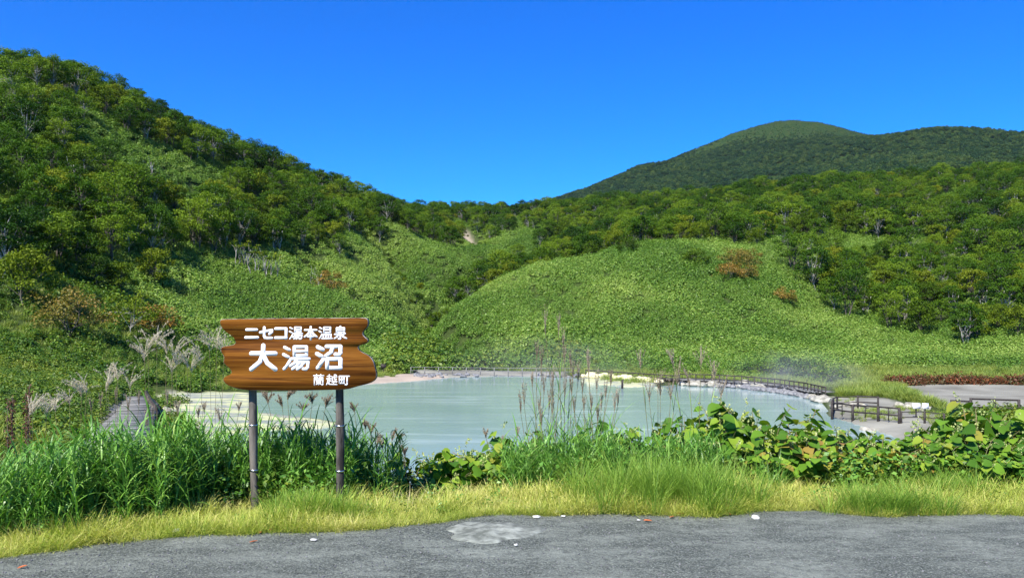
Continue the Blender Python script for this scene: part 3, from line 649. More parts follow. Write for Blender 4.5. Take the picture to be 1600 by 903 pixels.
for k in range(9):
    make_tree('bare_birch', 368 + k * 8, 424 + (k % 3) * 3, 119 + (k % 3), 4.6, .9, 'treey', 'slender pale birch stem in the row at the wood edge above the sign', 'tree', 530 + k, 'pale birch stems at the wood edge', nl=160, low=.75, ncl=5)
for px_, py_, Y_, H, l in [(115, 262, 106, 6.8, 'dead pale forked tree high on the left slope'), (235, 232, 131, 5, 'small dead pale tree on the upper left grassy patch'), (1117, 345, 190, 5.5, 'dead pale tree standing in the wood right of centre')]:
    make_tree('dead_tree', px_, py_, Y_, H, 1.6, 'tree', l, 'dead tree', int(px_), bare=True, ncl=5)
for k, (px_, py_, Y_, r_) in enumerate([(1180, 590, 77, 1.1), (1205, 590, 76, 1.3), (1235, 590, 75, 1.2), (1268, 593, 73, 1.3), (1300, 595, 71, 1.2), (618, 588, 83, .7), (636, 586, 84, .7)]):
    lab = ['dark low shrub behind the pond fence, leftmost of five', 'second dark shrub from the left behind the pond fence', 'middle dark shrub behind the pond fence in the steam', 'fourth dark shrub behind the pond fence', 'rightmost dark shrub behind the pond fence', 'low green shrub just right of the small dark sign', 'low green shrub on the far bank where the grey fence starts'][k]
    make_tree('shore_shrub', px_, py_, Y_, 1.5 * r_, 1.5 * r_, 'tree' if k < 5 else 'bank', lab, 'shrub', 560 + k, 'shrubs on the pond bank', 'barkd', nl=900, low=.1, ls=.2)

# ---- far mountain wood
X, Y = points(90000, 560, 1650, .72); Z = height(X, Y); px, py = proj(X, Y, Z)
k = (px > 780) & (RNG.random(len(X)) < np.clip(1.5 * fnoise(X, Y, 55) * 1.25 - .1 - .2 * sstep(230, 330, Z) * (Y > 1150), .4, 1))
X, Y, Z = X[k], Y[k], Z[k]
oc = np.zeros(len(X), bool)
for t in np.linspace(.3, .98, 24): oc |= height(X * t, Y * t) > EYE + (Z + 12 - EYE) * t
X, Y, Z = X[~oc], Y[~oc], Z[~oc]; n = len(X); print('far', n)
scatter('mountain_woodland', 'far', np.stack([X, Y, Z], 1), RNG.uniform(0, 6.28, n), RNG.uniform(.5, 1.05, n) * (1 - .78 * sstep(220, 320, Z)), label='dark blue green woodland covering the far mountain', cat='woodland')

# ------------------------------------------------------------------ left bank, meadows, red strip
WALK = [(-24.2, 51), (-22.4, 51), (-19.4, 43), (-15, 33), (-12.2, 26.5), (-10.6, 23.5), (-12.8, 23), (-14.5, 27), (-17.5, 34.5), (-21.6, 45)]
X, Y = points(15000, 9.5, 60, x0=-46, x1=-4); Z = height(X, Y)
px, py = proj(X, Y, Z)
k = (px > -80) & ~inpoly(X, Y, POND) & (dpoly(X, Y, POND) > 1) & ~inpoly(X, Y, SULF) & ~((dpoly(X, Y, WALK) < .6) | inpoly(X, Y, WALK)) & ~((X > -15) & (Y > 20)) & ~((X > -20) & (Y > 44))
k &= ((X < -7) | (Y < 14)) & ~((X > -12 - (Y - 24) * .42) & (Y > 21))
X, Y, Z = X[k], Y[k], Z[k]; n = len(X)
scatter('bank_undergrowth', 'bankleaf', np.stack([X, Y, Z - .1], 1), RNG.uniform(0, 6.28, n), RNG.uniform(.5, 1.1, n) * (.4 + .9 * fnoise(X, Y, 4)), label='yellow green leafy undergrowth on the bank left of the pond', cat='undergrowth')
X, Y = points(2600, 9.5, 30, x0=-20, x1=-4.5); Z = height(X, Y); k = ~(inpoly(X, Y, WALK) | (dpoly(X, Y, WALK) < .5)) & ~inpoly(X, Y, POND) & ~((X > -12 - (Y - 24) * .42) & (Y > 20)) & (fnoise(X + 5, Y, 2.5) > .42)
X, Y, Z = X[k], Y[k], Z[k]; n = len(X)
scatter('bank_grass', 'meadow', np.stack([X, Y, Z - .02], 1), RNG.uniform(0, 6.28, n), RNG.uniform(.5, .95, n), label='olive grass among the leafy growth of the left bank', cat='grass')
X, Y = points(500, 27, 44, x0=-19, x1=-9); k = (np.abs(X - np.interp(Y, [27, 33.5, 44], [-11.6, -14.2, -18.8])) < .9) & (fnoise(X, Y, 3) > .4); X, Y = X[k], Y[k]; n = len(X)
scatter('walkway_side_growth', 'bankleaf', np.stack([X, Y, height(X, Y)], 1), RNG.uniform(0, 6.28, n), RNG.uniform(.6, 1.3, n), label='low leafy growth between the plank walkway and the sulphur flat', cat='undergrowth')
X, Y = points(260, 35, 54, x0=-27, x1=-15); dx_ = X - np.interp(Y, [33.5, 44.5, 51], [-16.1, -20.6, -24.0]); k = ((dx_ > .75) & (dx_ < 1.9)) | ((Y > 50.2) & (np.abs(dx_) < 2.5)); X, Y = X[k], Y[k]; n = len(X)
scatter('walkway_end_growth', 'bankleaf', np.stack([X, Y, height(X, Y)], 1), RNG.uniform(0, 6.28, n), RNG.uniform(.7, 1.2, n), label='leafy growth spilling over the far end of the plank walkway', cat='undergrowth')
X, Y = points(3000, 19, 47, x0=15, x1=46); Z = height(X, Y); px, py = proj(X, Y, Z); k = ~inpoly(X, Y, POND) & (dpoly(X, Y, POND) > .6) & ~inpoly(px, py, [(1285, 600), (1285, 700), (1480, 700), (1480, 645), (1700, 645), (1700, 600)]); X, Y, Z = X[k], Y[k], Z[k]; n = len(X)
scatter('lower_bank_growth', 'bankleaf', np.stack([X, Y, Z - .05], 1), RNG.uniform(0, 6.28, n), RNG.uniform(.6, 1.3, n), label='leafy growth on the low ground right of the pond behind the big leaved bushes', cat='undergrowth')
X, Y = points(1500, 86, 101, .3); Z = height(X, Y); px, py = proj(X, Y, Z); k = (px > 600) & (px < 905) & (Z > -3.7) & ~inpoly(X, Y, BANKM); X, Y, Z = X[k], Y[k], Z[k]; n = len(X)
scatter('vine_cover', 'bankleaf', np.stack([X, Y, Z], 1), RNG.uniform(0, 6.28, n), RNG.uniform(1.6, 2.6, n), label='bright yellow green vines at the foot of the valley', cat='vines')
X, Y = points(9000, 62, 98, .72); Z = height(X, Y); px, py = proj(X, Y, Z)
k = ~inpoly(X, Y, POND) & (dpoly(X, Y, POND) > 1.5) & (fnoise(X + 9, Y, 7) > .33)
for p in MUD + [BANKM, SULF]: k &= ~inpoly(X, Y, p)
X, Y, Z = X[k], Y[k], Z[k]
xa, ya = points(2600, 49, 64, x0=17, x1=30); za = height(xa, ya); pa, qa = proj(xa, ya, za)
ka = inpoly(pa, qa, [(1312, 600), (1400, 600), (1412, 612), (1485, 640), (1440, 632), (1380, 620), (1312, 622)])
X = np.append(X, xa[ka]); Y = np.append(Y, ya[ka]); Z = np.append(Z, za[ka]); n = len(X)
scatter('shore_grass', 'meadow', np.stack([X, Y, Z - .03], 1), RNG.uniform(0, 6.28, n), RNG.uniform(.5, .95, n), label='light green grass around the far shore of the pond', cat='grass')
X, Y = points(420, 40, 54, x0=17, x1=27); Z = height(X, Y); k = ~inpoly(X, Y, POND) & (dpoly(X, Y, POND) > .3) & (fnoise(X, Y, 2.2) > .56); X, Y, Z = X[k], Y[k], Z[k]; n = len(X)
scatter('sparse_grass', 'meadow', np.stack([X, Y, Z - .02], 1), RNG.uniform(0, 6.28, n), RNG.uniform(.2, .5, n), label='sparse short grass growing through the grey ground by the corner fences', cat='grass')
X, Y = points(900, 62.5, 68, x0=29, x1=52); Z = height(X, Y); px, py = proj(X, Y, Z); k = (px > 1385) & (Y > 64 + vnoise(X, X, 3) * 1.5)
X, Y, Z = X[k], Y[k], Z[k]; n = len(X)
scatter('red_undergrowth', 'redleaf', np.stack([X, Y, Z - .05], 1), RNG.uniform(0, 6.28, n), RNG.uniform(.5, 1.5, n), label='low red and orange plants along the far edge of the grey mud', cat='undergrowth')

# ------------------------------------------------------------------ foreground growth
# short verge grass along the road edge
X = RNG.uniform(-7.5, 7.5, 9500); Y = redge(X) + np.abs(RNG.normal(0, .45, len(X))) - .05; k = (Y < redge(X) + 1.5) & (fnoise(X, Y, .5) > .28)
X, Y = X[k], Y[k]; Z = height(X, Y); n = len(X); h_ = .35 + .75 * fnoise(X, Y, .45) + .35 * sstep(0, .6, Y - redge(X))
h_ *= np.where((X > -1.0) & (X < .2), .8, 1) * (1 - .6 * np.exp(-(((X + 2.16) / .22) ** 2 + ((Y - 6.7) / .35) ** 2)))
scatter('verge_grass', 'verge', np.stack([X, Y, Z], 1), RNG.uniform(0, 6.28, n), h_ * RNG.uniform(.6, 1.25, n), label='yellow green short grass along the road edge', cat='grass')
scatter('verge_weeds', 'leafy', *(lambda x, y: (np.stack([x, y, height(x, y) - .01], 1), RNG.uniform(0, 6.28, len(x)), RNG.uniform(.12, .25, len(x))))(*(lambda q: (q, redge(q) + RNG.uniform(.1, 1.0, len(q))))(RNG.uniform(-6, 6, 170))), label='small leafy weeds mixed into the verge grass', cat='weeds')
# long fine tussocks
def tussock(x, y, n_, r, s_, label):
    px_ = RNG.normal(x, r, n_); py_ = RNG.normal(y, r * .45, n_).clip(redge(x) + .02, 99); z = height(px_, py_)
    P = np.stack([px_ - x, py_ - y, z], 1)
    mb = MB(); rg = RNG
    for q in range(n_):
        k_ = 60; a_ = rg.uniform(0, 6.283, k_); qq = .08 * np.sqrt(rg.random(k_))
        blades(mb, P[q] + np.stack([np.cos(a_) * qq, np.sin(a_) * qq, 0 * qq], 1), a_, s_ * .40 * rg.uniform(.6, 1.2, k_), .0045, np.abs(rg.normal(.25, .15, k_)), rg.uniform(.4, 1.6, k_), 5, rg)
    o = mb.obj('grass_tussock', M['vergeg']); o.location = (x, y, 0); return tag(o, label, 'grass tussock')
tussock(-1.58, 6.50, 24, .22, .68, 'long fine green grass tussock at the foot of the right sign post')
tussock(1.35, 6.95, 60, .38, 1.15, 'largest fine green grass tussock in the middle of the verge')
tussock(3.15, 6.62, 26, .25, .75, 'green grass tussock spilling onto the road at right')
tussock(3.9, 7.3, 26, .35, .7, 'loose green grass tussock before the big leaved bushes at far right')
# tall leafy reeds left of and behind the sign
def reg(n_, x0, x1, d0, d1): X = RNG.uniform(x0, x1, n_); Y = redge(X) + RNG.uniform(d0, d1, n_); return X, Y
X, Y = reg(1050, -5.8, -1.1, .42, 2.4); k = (RNG.random(len(X)) < 1 - .6 * sstep(-1.9, -1.1, X)) & ((X < -2.6) | (Y > 7.0)); X, Y = X[k], Y[k]; Z = height(X, Y); n = len(X)
hh = (.42 + .20 * sstep(-4.6, -3, X)) * RNG.uniform(.75, 1.1, n)
scatter('reed_bed', 'reed', np.stack([X, Y, Z], 1), RNG.uniform(0, 6.28, n), hh + .18 * np.clip(-Z, 0, 1.2), label='tall green broad bladed grass behind the sign posts', cat='reeds')
X, Y = reg(120, -.05, 1.05, .7, 1.7); Z = height(X, Y); n = len(X)
X2, Y2 = reg(60, 1.1, 2.0, .8, 1.5); X = np.append(X, X2); Y = np.append(Y, Y2); Z = height(X, Y); n = len(X)
scatter('mixed_grass', 'reed', np.stack([X, Y, Z], 1), RNG.uniform(0, 6.28, n), RNG.uniform(.32, .50, n) + .1 * np.clip(-Z, 0, 1), label='green leafy grass under the brown plumed stalks', cat='reeds')
X = RNG.uniform(-9, 11, 4200); Y = redge(X) + RNG.uniform(.8, 7, len(X)); Z = height(X, Y)
k = (Z > WL - .1) & ~((X > -1.3) & (X < -.2) & (Y < 9)) ; X, Y, Z = X[k], Y[k], Z[k]; n = len(X)
scatter('bank_plants', 'leafy', np.stack([X, Y, Z - .05], 1), RNG.uniform(0, 6.28, n), RNG.uniform(.35, .6, n), label='low leafy plants on the steep bank below the verge', cat='undergrowth')

# big leaved knotweed
def heart(mb, P, D, Nn, L, var, rg):
    """heart shaped leaves: P base, D axis, Nn normal"""
    prof = [(0, 0), (-.10, .24), (.06, .45), (.36, .53), (.66, .42), (.90, .20), (1.06, 0)]
    S = np.cross(D, Nn); n = len(P); vs = []
    mid = [P + D * (L * t)[:, None] - Nn * (L * .22 * t * t)[:, None] for t in (0.02, .3, .58, .82, 1.06)]
    for sgn in (-1, 1):
        for t, w_ in prof[1:6]:
            vs.append(P + D * (L * t)[:, None] + S * (sgn * w_ * L)[:, None] + Nn * (L * (.16 * w_ - .22 * t * t))[:, None])
    V = np.stack(mid + vs, 1); base = np.arange(n)[:, None] * 15
    f3, f4 = [], []
    for o_, fl in ((5, 0), (10, 1)):
        q3 = [(0, o_, o_ + 1), (3, o_ + 4, 4)]; q4 = [(0, o_ + 1, o_ + 2, 1), (1, o_ + 2, o_ + 3, 2), (2, o_ + 3, o_ + 4, 3)]
        for t_ in q3: f3.append(base + np.array(t_ if fl else t_[::-1]))
        for t_ in q4: f4.append(base + np.array(t_ if fl else t_[::-1]))
    mb.add(V.reshape(-1, 3), [np.concatenate(f4), np.concatenate(f3)], np.repeat(var, 15))
def knotweed(seed, r=.6, h=.75, ns=13, L=.165, red=0.0):
    rg = np.random.default_rng(seed); st, lf, fl = MB(), MB(), MB()
    for q in range(ns):
        a_ = rg.uniform(0, 6.28); rr = r * math.sqrt(rg.random()); hh = h * rg.uniform(.6, 1.05) * (1 - .3 * (rr / r) ** 2); t = np.linspace(0, 1, 6)
        line = np.stack([math.cos(a_) * rr * (.25 + .75 * t ** 1.3), math.sin(a_) * rr * (.25 + .75 * t ** 1.3), hh * np.sin(t * 1.45) / math.sin(1.45)], 1)
        st.tube(line, np.linspace(.008, .003, 6), 5, .5, cap=False)
        nl = 10; ti = np.linspace(.22, 1, nl); P = np.stack([np.interp(ti, t, line[:, c_]) for c_ in range(3)], 1)
        az = a_ + np.where(np.arange(nl) % 2, 1, -1) * rg.uniform(.5, 1.5, nl) + rg.normal(0, .3, nl)
        D = np.stack([np.cos(az), np.sin(az), rg.uniform(-.45, .15, nl)], 1); D = unit(D); Nn = unit(np.array([0, 0, 1.]) + rg.normal(0, .33, (nl, 3)) + np.array([.1, -.3, 0])); Nn = unit(Nn - D * np.sum(D * Nn, 1, keepdims=True))
        P2 = P + D * .03
        heart(lf, P2, D, Nn, L * rg.uniform(.65, 1.25, nl) * (1.1 - .45 * ti), np.clip(rg.random(nl) ** 1.25 * (.85 + red) + red * .25, 0, 1), rg)
        if rg.random() < .45:
            for s_ in range(3):
                p = line[-1 - s_ % 3] + rg.normal(0, .02, 3); k_ = 16; tt_ = rg.random(k_); dr = unit(np.array([math.cos(a_ + s_ * 2), math.sin(a_ + s_ * 2), .7]))
                leafquads(fl, p + dr * (tt_ * .09)[:, None] + rg.normal(0, .008, (k_, 3)), rdir(k_, .3, rg), .020, .016, rg)
    return st.mesh('stem', M['stalk']), lf.mesh('foliage', M['knot']), fl.mesh('blossom', M['flower'])
KN = [knotweed(700 + k, r=.66, h=.74, ns=36) for k in range(3)] + [knotweed(710 + k, r=.66, h=.74, ns=36, red=.22) for k in range(2)] + [knotweed(720, r=.5, h=.45, ns=24, L=.13)]
SPK = [ # px of the crown middle, distance, kind, scale, label
 (640, 7.9, 5, .75, 'low big leaved plant nearest the sign, against the water'), (705, 7.9, 5, .85, 'low big leaved plant between the sign and the brown plumes'), (765, 8.1, 5, 1.0, 'low arching big leaved plant left of the brown plumed stalks'),
 (800, 8.2, 0, .72, 'big leaved plant at the foot of the plumed stalks, left side'), (955, 8.3, 1, .80, 'big leaved plant with cream flowers right of the plumed stalks'), (1010, 8.5, 0, .78, 'big leaved plant behind the largest green tussock'), (1070, 8.4, 2, .82, 'big leaved plant right behind the largest green tussock'),
 (1130, 8.5, 1, 1.12, 'tall flowering big leaved plant beside the water, left end of the big hedge'), (1185, 8.4, 0, 1.2, 'tallest left green leaved plant of the big hedge'), (1250, 8.5, 2, 1.18, 'green leaved plant before the far pond fence'),
 (1240, 7.9, 3, .85, 'front big leaved plant above the blue green tuft'), (1310, 8.0, 4, .92, 'front plant with brown and orange leaves'), (1330, 8.6, 1, .90, 'plant under the near dark fence'), (1375, 7.9, 3, .78, 'front plant with red tinged leaves right of the brown leaved one'),
 (1400, 8.5, 0, .85, 'plant below the white notice board'), (1445, 7.95, 2, .82, 'low light green plant at the right of the hedge front'), (1470, 8.6, 1, 1.1, 'plant below the right dark fence, left side'), (1530, 8.5, 4, 1.32, 'plant with yellow and orange leaves below the right dark fence'),
 (1520, 7.9, 0, .85, 'front light leaved plant by the tussock at far right'), (1590, 8.4, 2, 1.28, 'green plant at the far right edge of the hedge'), (1650, 8.2, 3, 1.2, 'plant just beyond the right end of the hedge'), (1600, 7.8, 1, .75, 'small front plant at the far right edge')]
for k, (px_, y, kd, s_, lab) in enumerate(SPK):
    x = (px_ - 800) / F * y; z = H1(x, y); o = empty('knotweed_bush', (x, y, z - .02), k * 1.7)
    top = {5: .45}.get(kd, .8); s_ *= 1.05 if px_ < 1100 else .93; o.scale = (s_, s_, s_ * (.9 if px_ > 1200 else 1) + (-z) / top * (.9 if px_ < 1290 else .85))
    tag(o, lab, 'bush', 'big leaved bushes along the verge')
    for nm, me in zip(('stem', 'foliage', 'blossom'), KN[kd]): link(bpy.data.objects.new(nm, me), o)

# plumed silver grass
def plume(mb, p, d, L, rg, open_=.5, n=12, w_=.004):
    az0 = rg.uniform(0, 6.28)
    for q in range(n):
        t0 = rg.uniform(0, .45) * L * .5; a_ = az0 + rg.normal(0, 1.0 if open_ > .3 else 2)
        ln = rg.uniform(.6, 1) * L
        base = p + d * t0
        k_ = int(10 + 44 * open_)
        tip = blades(mb, base[None], np.array([a_]), ln, w_, max(.02, open_ * rg.uniform(.2, .9)), open_ * rg.uniform(.6, 2.0), 6, rg)
        # fine hairs
        tt_ = rg.random(k_) ; pts = base + (tip[0] - base) * tt_[:, None] + np.array([0, 0, 1]) * (open_ * .18 * ln * (tt_ * (1 - tt_)) * 4)[:, None]
        leafquads(mb, pts, rdir(k_, 0, rg), .022 + .02 * open_, .005, rg, A=unit(np.tile(d, (k_, 1)) + rg.normal(0, .35, (k_, 3))))
def silver_grass(name, x, y, stalks, label, mat, open_, group, seed, leaf=True, PL=.2):
    """stalks: list of (dx, dy, top height, lean)"""
    rg = np.random.default_rng(seed); z = H1(x, y); o = empty(name, (x, y, z)); st, lf, pm = MB(), MB(), MB()
    for dx, dy, top, ln in stalks:
        h_ = top - z; t = np.linspace(0, 1, 7); line = np.stack([dx * .35 + (dx * .65 + ln) * t ** 1.5, dy + 0 * t + rg.normal(0, .03) * t, h_ * t], 1)
        st.tube(line, np.linspace(.0045, .0022, 7), 5, .5, cap=False); d = unit(line[-1] - line[-2])
        plume(pm, line[-1] - d * .03, d, PL * rg.uniform(.8, 1.2), rg, open_)
        if leaf:
            k_ = 5; ti = rg.uniform(.2, .8, k_); P = np.stack([np.interp(ti, t, line[:, c_]) for c_ in range(3)], 1)
            blades(lf, P, rg.uniform(0, 6.28, k_), rg.uniform(.2, .45, k_), .009, rg.uniform(.1, .5, k_), rg.uniform(.4, 1.6, k_), 5, rg)
    st.obj('stalk', M['stalk'], o); pm.obj('plume', M[mat], o)
    if leaf: lf.obj('leaf', M['reed'], o)
    return tag(o, label, 'silver grass', group)
def stalks_from(pxs, y, x, ln=.06):
    return [((px_ - 800) / F * y - x, RNG.normal(0, .08), EYE + (HZ - py_) / F * y, (RNG.random() - .5) * ln) for px_, py_ in pxs]
def sg(label, pxs, y, mat='plumer', open_=.12, seed=1, PL=.25, leaf=True, group='plumed silver grass along the pond bank'):
    cx_ = sum(p[0] for p in pxs) / len(pxs); x = (cx_ - 800) / F * y
    silver_grass('silver_grass', x, y, stalks_from(pxs, y, x), label, mat, open_, group, seed, leaf, PL)
sg('left clump of brown plumed stalks standing in front of the pond', [(822, 628), (845, 612), (858, 640), (815, 645), (835, 560), (850, 570)], 8.3, seed=11)
sg('middle clump of tall brown plumed stalks before the pond centre', [(855, 520), (874, 522), (882, 565), (890, 572), (905, 600), (898, 590), (878, 620), (866, 630)], 8.4, seed=12, PL=.24)
sg('right clump of brown plumed stalks before the pond centre', [(918, 500 + 75), (918, 585), (930, 610), (945, 622), (958, 640), (963, 630), (940, 640), (909, 640)], 8.3, seed=13, PL=.22)
sg('thin reddish plumed stalks in front of the far fence', [(1004, 575), (1025, 610), (1035, 615), (1047, 620), (1012, 622), (1060, 600)], 8.6, seed=14, open_=.25)
sg('thin branching stalks before the boardwalk rocks', [(1052, 570), (1075, 600), (1095, 572), (1112, 590), (1130, 618)], 8.7, seed=15, open_=.35)
sg('lone small seed head right of the pale milky water streak', [(762, 680), (790, 690), (808, 678)], 8.2, seed=16, open_=.3, PL=.1, leaf=False)
sg('fine seed heads just right of the right sign post', [(553, 640), (568, 665), (580, 672), (592, 690)], 8.0, seed=17, open_=.5, PL=.11)
sg('row of small seed heads over the water right of the sign', [(600, 695), (613, 684), (626, 686), (636, 706)], 7.9, seed=18, open_=.45, PL=.11, leaf=False)
sg('fine stalks hanging under the sign board', [(420, 625), (437, 630), (455, 618), (470, 640), (490, 625), (510, 635)], 7.9, seed=19, open_=.6, PL=.13)
sg('white feathery plumes standing tall left of the sign board', [(228, 545), (240, 538), (255, 552), (218, 560), (262, 560)], 11, 'plumew', .75, 20, .36)
sg('white feathery plumes half hidden behind the left board edge', [(325, 545), (338, 540), (350, 552), (312, 560)], 11, 'plumew', .75, 21, .34)
sg('pale plumes between the two white feathery clumps', [(280, 568), (296, 572), (270, 580), (306, 580)], 11.5, 'plumew', .6, 22, .32)
sg('pale arching plumes above the boardwalk top', [(170, 598), (185, 592), (160, 610), (196, 605)], 11, 'plumew', .7, 23, .34)
sg('pale arching plumes on the left bank', [(120, 618), (135, 612), (105, 630), (85, 640)], 10.5, 'plumew', .75, 24, .34)
sg('brown stiff plumes on the left bank edge', [(140, 640), (160, 632), (178, 625), (200, 640), (212, 632)], 9.5, 'plumer', .15, 25, .2)
sg('pale plume at the far left of the bank', [(55, 640), (40, 648), (66, 650)], 10, 'plumew', .7, 26, .3)
sg('brown plumed stalks in front of the boardwalk', [(228, 640), (246, 655), (262, 630), (236, 665)], 9, 'plumer', .12, 27, .18)
sg('sparse thin stalks before the pale sulphur flat', [(280, 640), (300, 650), (322, 640), (345, 655), (365, 640)], 8.6, 'plumer', .3, 28, .14)
sg('tall thin brown stalks crowding the left part of the plumed row', [(828, 600), (838, 640), (862, 600), (848, 655), (869, 648), (880, 540)], 8.0, seed=51, PL=.17)
sg('tall thin brown stalks crowding the right part of the plumed row', [(892, 610), (900, 640), (912, 610), (925, 640), (935, 655), (950, 600)], 8.0, seed=52, PL=.17)
# dark red spiky weeds at far left
def spike(px_, py_, y, lab, seed):
    rg = np.random.default_rng(seed); x = (px_ - 800) / F * y; z = H1(x, y); o = empty('dock_plant', (x, y, z)); s_, f_ = MB(), MB()
    for q in range(4):
        top = EYE + (HZ - py_) / F * y - z - rg.uniform(0, .25); dx, dy = rg.normal(0, .10, 2); s_.tube(np.array([(0, 0, 0), (dx * .6, dy * .6, top * .6), (dx, dy, top)]), [.008, .006, .003], 5, .5)
        n_ = 260; t = rg.uniform(.35, 1, n_); P = np.stack([dx * t, dy * t, top * t], 1) + rg.normal(0, .022, (n_, 3)); leafquads(f_, P, rdir(n_, 0, rg), .03, .022, rg)
    s_.obj('stalk', M['barkd'], o); f_.obj('seed_head', M['dock'], o); tag(o, lab, 'weed', 'brown dock plants at the far left')
M['dock'] = leaf_mat('dry_dock_seed', [(.1, (.05, .018, .012)), (.9, (.16, .06, .035))], rough=.7, trans=.1)
spike(12, 600, 11, 'dark brown seeded dock plant at the far left edge', 31); spike(38, 597, 11.5, 'dark brown seeded dock plant, the right one of two', 32)
# long bladed clumps
def clump(px_, y, n_, L, Wd, lab, seed, mat='reed'):
    rg = np.random.default_rng(seed); x = (px_ - 800) / F * y; mb = MB(); a_ = rg.uniform(0, 6.28, n_); q = .12 * np.sqrt(rg.random(n_))
    blades(mb, np.stack([np.cos(a_) * q, np.sin(a_) * q, 0 * q - .02], 1), a_ + rg.normal(0, .4, n_), L * rg.uniform(.5, 1.15, n_), Wd * rg.uniform(.7, 1.2, n_), np.abs(rg.normal(.2, .2, n_)), rg.uniform(.1, 1.3, n_), 6, rg)
    o = mb.obj('grass_clump', M[mat]); o.location = (x, y, H1(x, y)); tag(o, lab, 'grass clump')
clump(175, 6.9, 90, .8, .017, 'tall long bladed green clump at left before the boardwalk', 41)
clump(75, 6.9, 70, .7, .016, 'long bladed green clump near the left picture edge', 42)
clump(20, 6.6, 70, .6, .015, 'long bladed green clump at the left picture edge', 43)
clump(820, 7.5, 70, .45, .008, 'thin bladed clump at the foot of the brown plumed stalks', 44)
clump(1205, 7.45, 120, .45, .008, 'bluish green fine bladed clump before the big leaved hedge', 45)
clump(290, 7.3, 70, .7, .018, 'upright broad bladed clump between the boardwalk and the sign', 46)
M['straw'] = leaf_mat('dry_straw', [(.1, (.45, .38, .18)), (.9, (.72, .64, .38))], rough=.6, trans=.2)
clump(88, 5.95, 70, .22, .006, 'flattened dry straw tuft at the left grass edge', 61, 'straw')
clump(60, 5.85, 40, .22, .006, 'small dry straw tuft at the lower left grass edge', 62, 'straw')
clump(175, 6.05, 40, .2, .006, 'pale dry tuft at the grass edge left of the flat stone', 63, 'straw')
clump(635, 6.9, 40, .22, .005, 'straw coloured tuft just right of the sign', 64, 'straw')
clump(1130, 6.75, 45, .22, .005, 'dry tuft at the right foot of the largest tussock', 65, 'straw')
clump(480, 7.5, 60, .55, .014, 'broad bladed clump seen between the two sign posts', 47)

# ------------------------------------------------------------------ the sign
def cw_(cx_, cy_): return 320 + cx_ / 4.3, 480 + cy_ / 4.3
SY = 6.80
SB = SY - .125
def sx(px_, py_): return ((px_ - 800) / F * SB - (466 - 800) / F * SY, EYE + (HZ - py_) / F * SB)
sign = empty('name_sign', ((466 - 800) / F * SY, SY, 0), R(-3))
tag(sign, 'brown varnished wooden sign board with white Japanese lettering on two posts', 'sign')
out_ = [(97, 82), (130, 79), (350, 75), (700, 72), (1000, 70), (1085, 70), (1100, 76), (1109, 92), (1106, 120), (1098, 137), (1077, 155), (1070, 170), (1072, 185), (1088, 202), (1104, 214), (1107, 226), (1098, 240), (1078, 248), (1050, 254), (1040, 263), (1040, 276), (1052, 292), (1080, 308), (1108, 321), (1128, 338), (1142, 360), (1150, 385), (1157, 415), (1166, 445), (1163, 470), (1150, 490), (1120, 508), (1080, 519), (1040, 528), (1000, 541), (960, 550), (900, 553), (560, 562), (300, 560), (240, 554), (200, 546), (160, 532), (130, 513), (116, 494), (121, 476), (140, 464), (163, 456), (175, 443), (173, 428), (155, 405), (131, 388), (119, 370), (126, 345), (118, 320), (103, 300), (100, 277), (112, 266), (150, 259), (190, 253), (204, 240), (200, 220), (185, 198), (160, 180), (130, 160), (108, 135), (95, 108)]
o2 = []
for i_ in range(len(out_)):                        # round the outline
    a_, b_ = out_[i_], out_[(i_ + 1) % len(out_)]; o2 += [(a_[0] * .75 + b_[0] * .25, a_[1] * .75 + b_[1] * .25), (a_[0] * .25 + b_[0] * .75, a_[1] * .25 + b_[1] * .75)]
OL = [sx(*cw_(*p)) for p in o2]; n_ = len(OL); TH = .042
cxm = sum(p[0] for p in OL) / n_; czm = sum(p[1] for p in OL) / n_
def inset(p, k_): return (cxm + (p[0] - cxm) * (1 - k_), czm + (p[1] - czm) * (1 - k_ * 2))
M['wood'] = None
m, nt, out = nodes('varnished_striped_wood'); v = nt.nodes.new('ShaderNodeTexCoord').outputs['Object']
w1 = tnoise(nt, mapping(nt, v, (.55, 1, 15)), 1.6, 7, .62); w2 = tnoise(nt, mapping(nt, v, (.8, 1, 60)), 2.2, 5, .6); w3 = tnoise(nt, mapping(nt, v, (.35, 1, 5)), 1.4, 3)
f = math_(nt, 'MULTIPLY_ADD', w2, .35, math_(nt, 'MULTIPLY_ADD', w3, .35, math_(nt, 'MULTIPLY', w1, .6)))
c = ramp(nt, [(.44, (.014, .005, .002)), (.53, (.048, .016, .003)), (.62, (.108, .037, .005)), (.70, (.175, .070, .010)), (.80, (.06, .020, .004))], f).outputs[0]
b = bsdf(nt, out, .6, .04); nt.links.new(c, b.inputs['Base Color'])
bp = N(nt, 'ShaderNodeBump', Strength=.25, Distance=.004); nt.links.new(w2, bp.inputs['Height']); nt.links.new(bp.outputs[0], b.inputs['Normal'])
M['wood'] = m
M['woodedge'] = plain('worn_board_edge', (.07, .05, .035), (.34, .30, .24), 14, .8, .2, stops=(.4, .6))
mb = MB(); fr = -.125
rings = [[(*inset(p, .006),) for p in OL], OL, OL]
vs = [(p[0], fr, p[1]) for p in rings[0]] + [(p[0], fr + .006, p[1]) for p in OL] + [(p[0], fr + TH, p[1]) for p in OL]
idx = np.arange(n_); nx2 = (idx + 1) % n_
mb.add(vs, [idx, (idx + 2 * n_)[::-1]]); me_faces_a = 2
mb.f4.append(np.stack([idx, idx + n_, nx2 + n_, nx2], 1)); mb.f4.append(np.stack([idx + n_, idx + 2 * n_, nx2 + 2 * n_, nx2 + n_], 1))
me = mb.mesh('board', [M['wood'], M['woodedge']])
for p_ in me.polygons:
    if p_.loop_total == 4: p_.material_index = 1
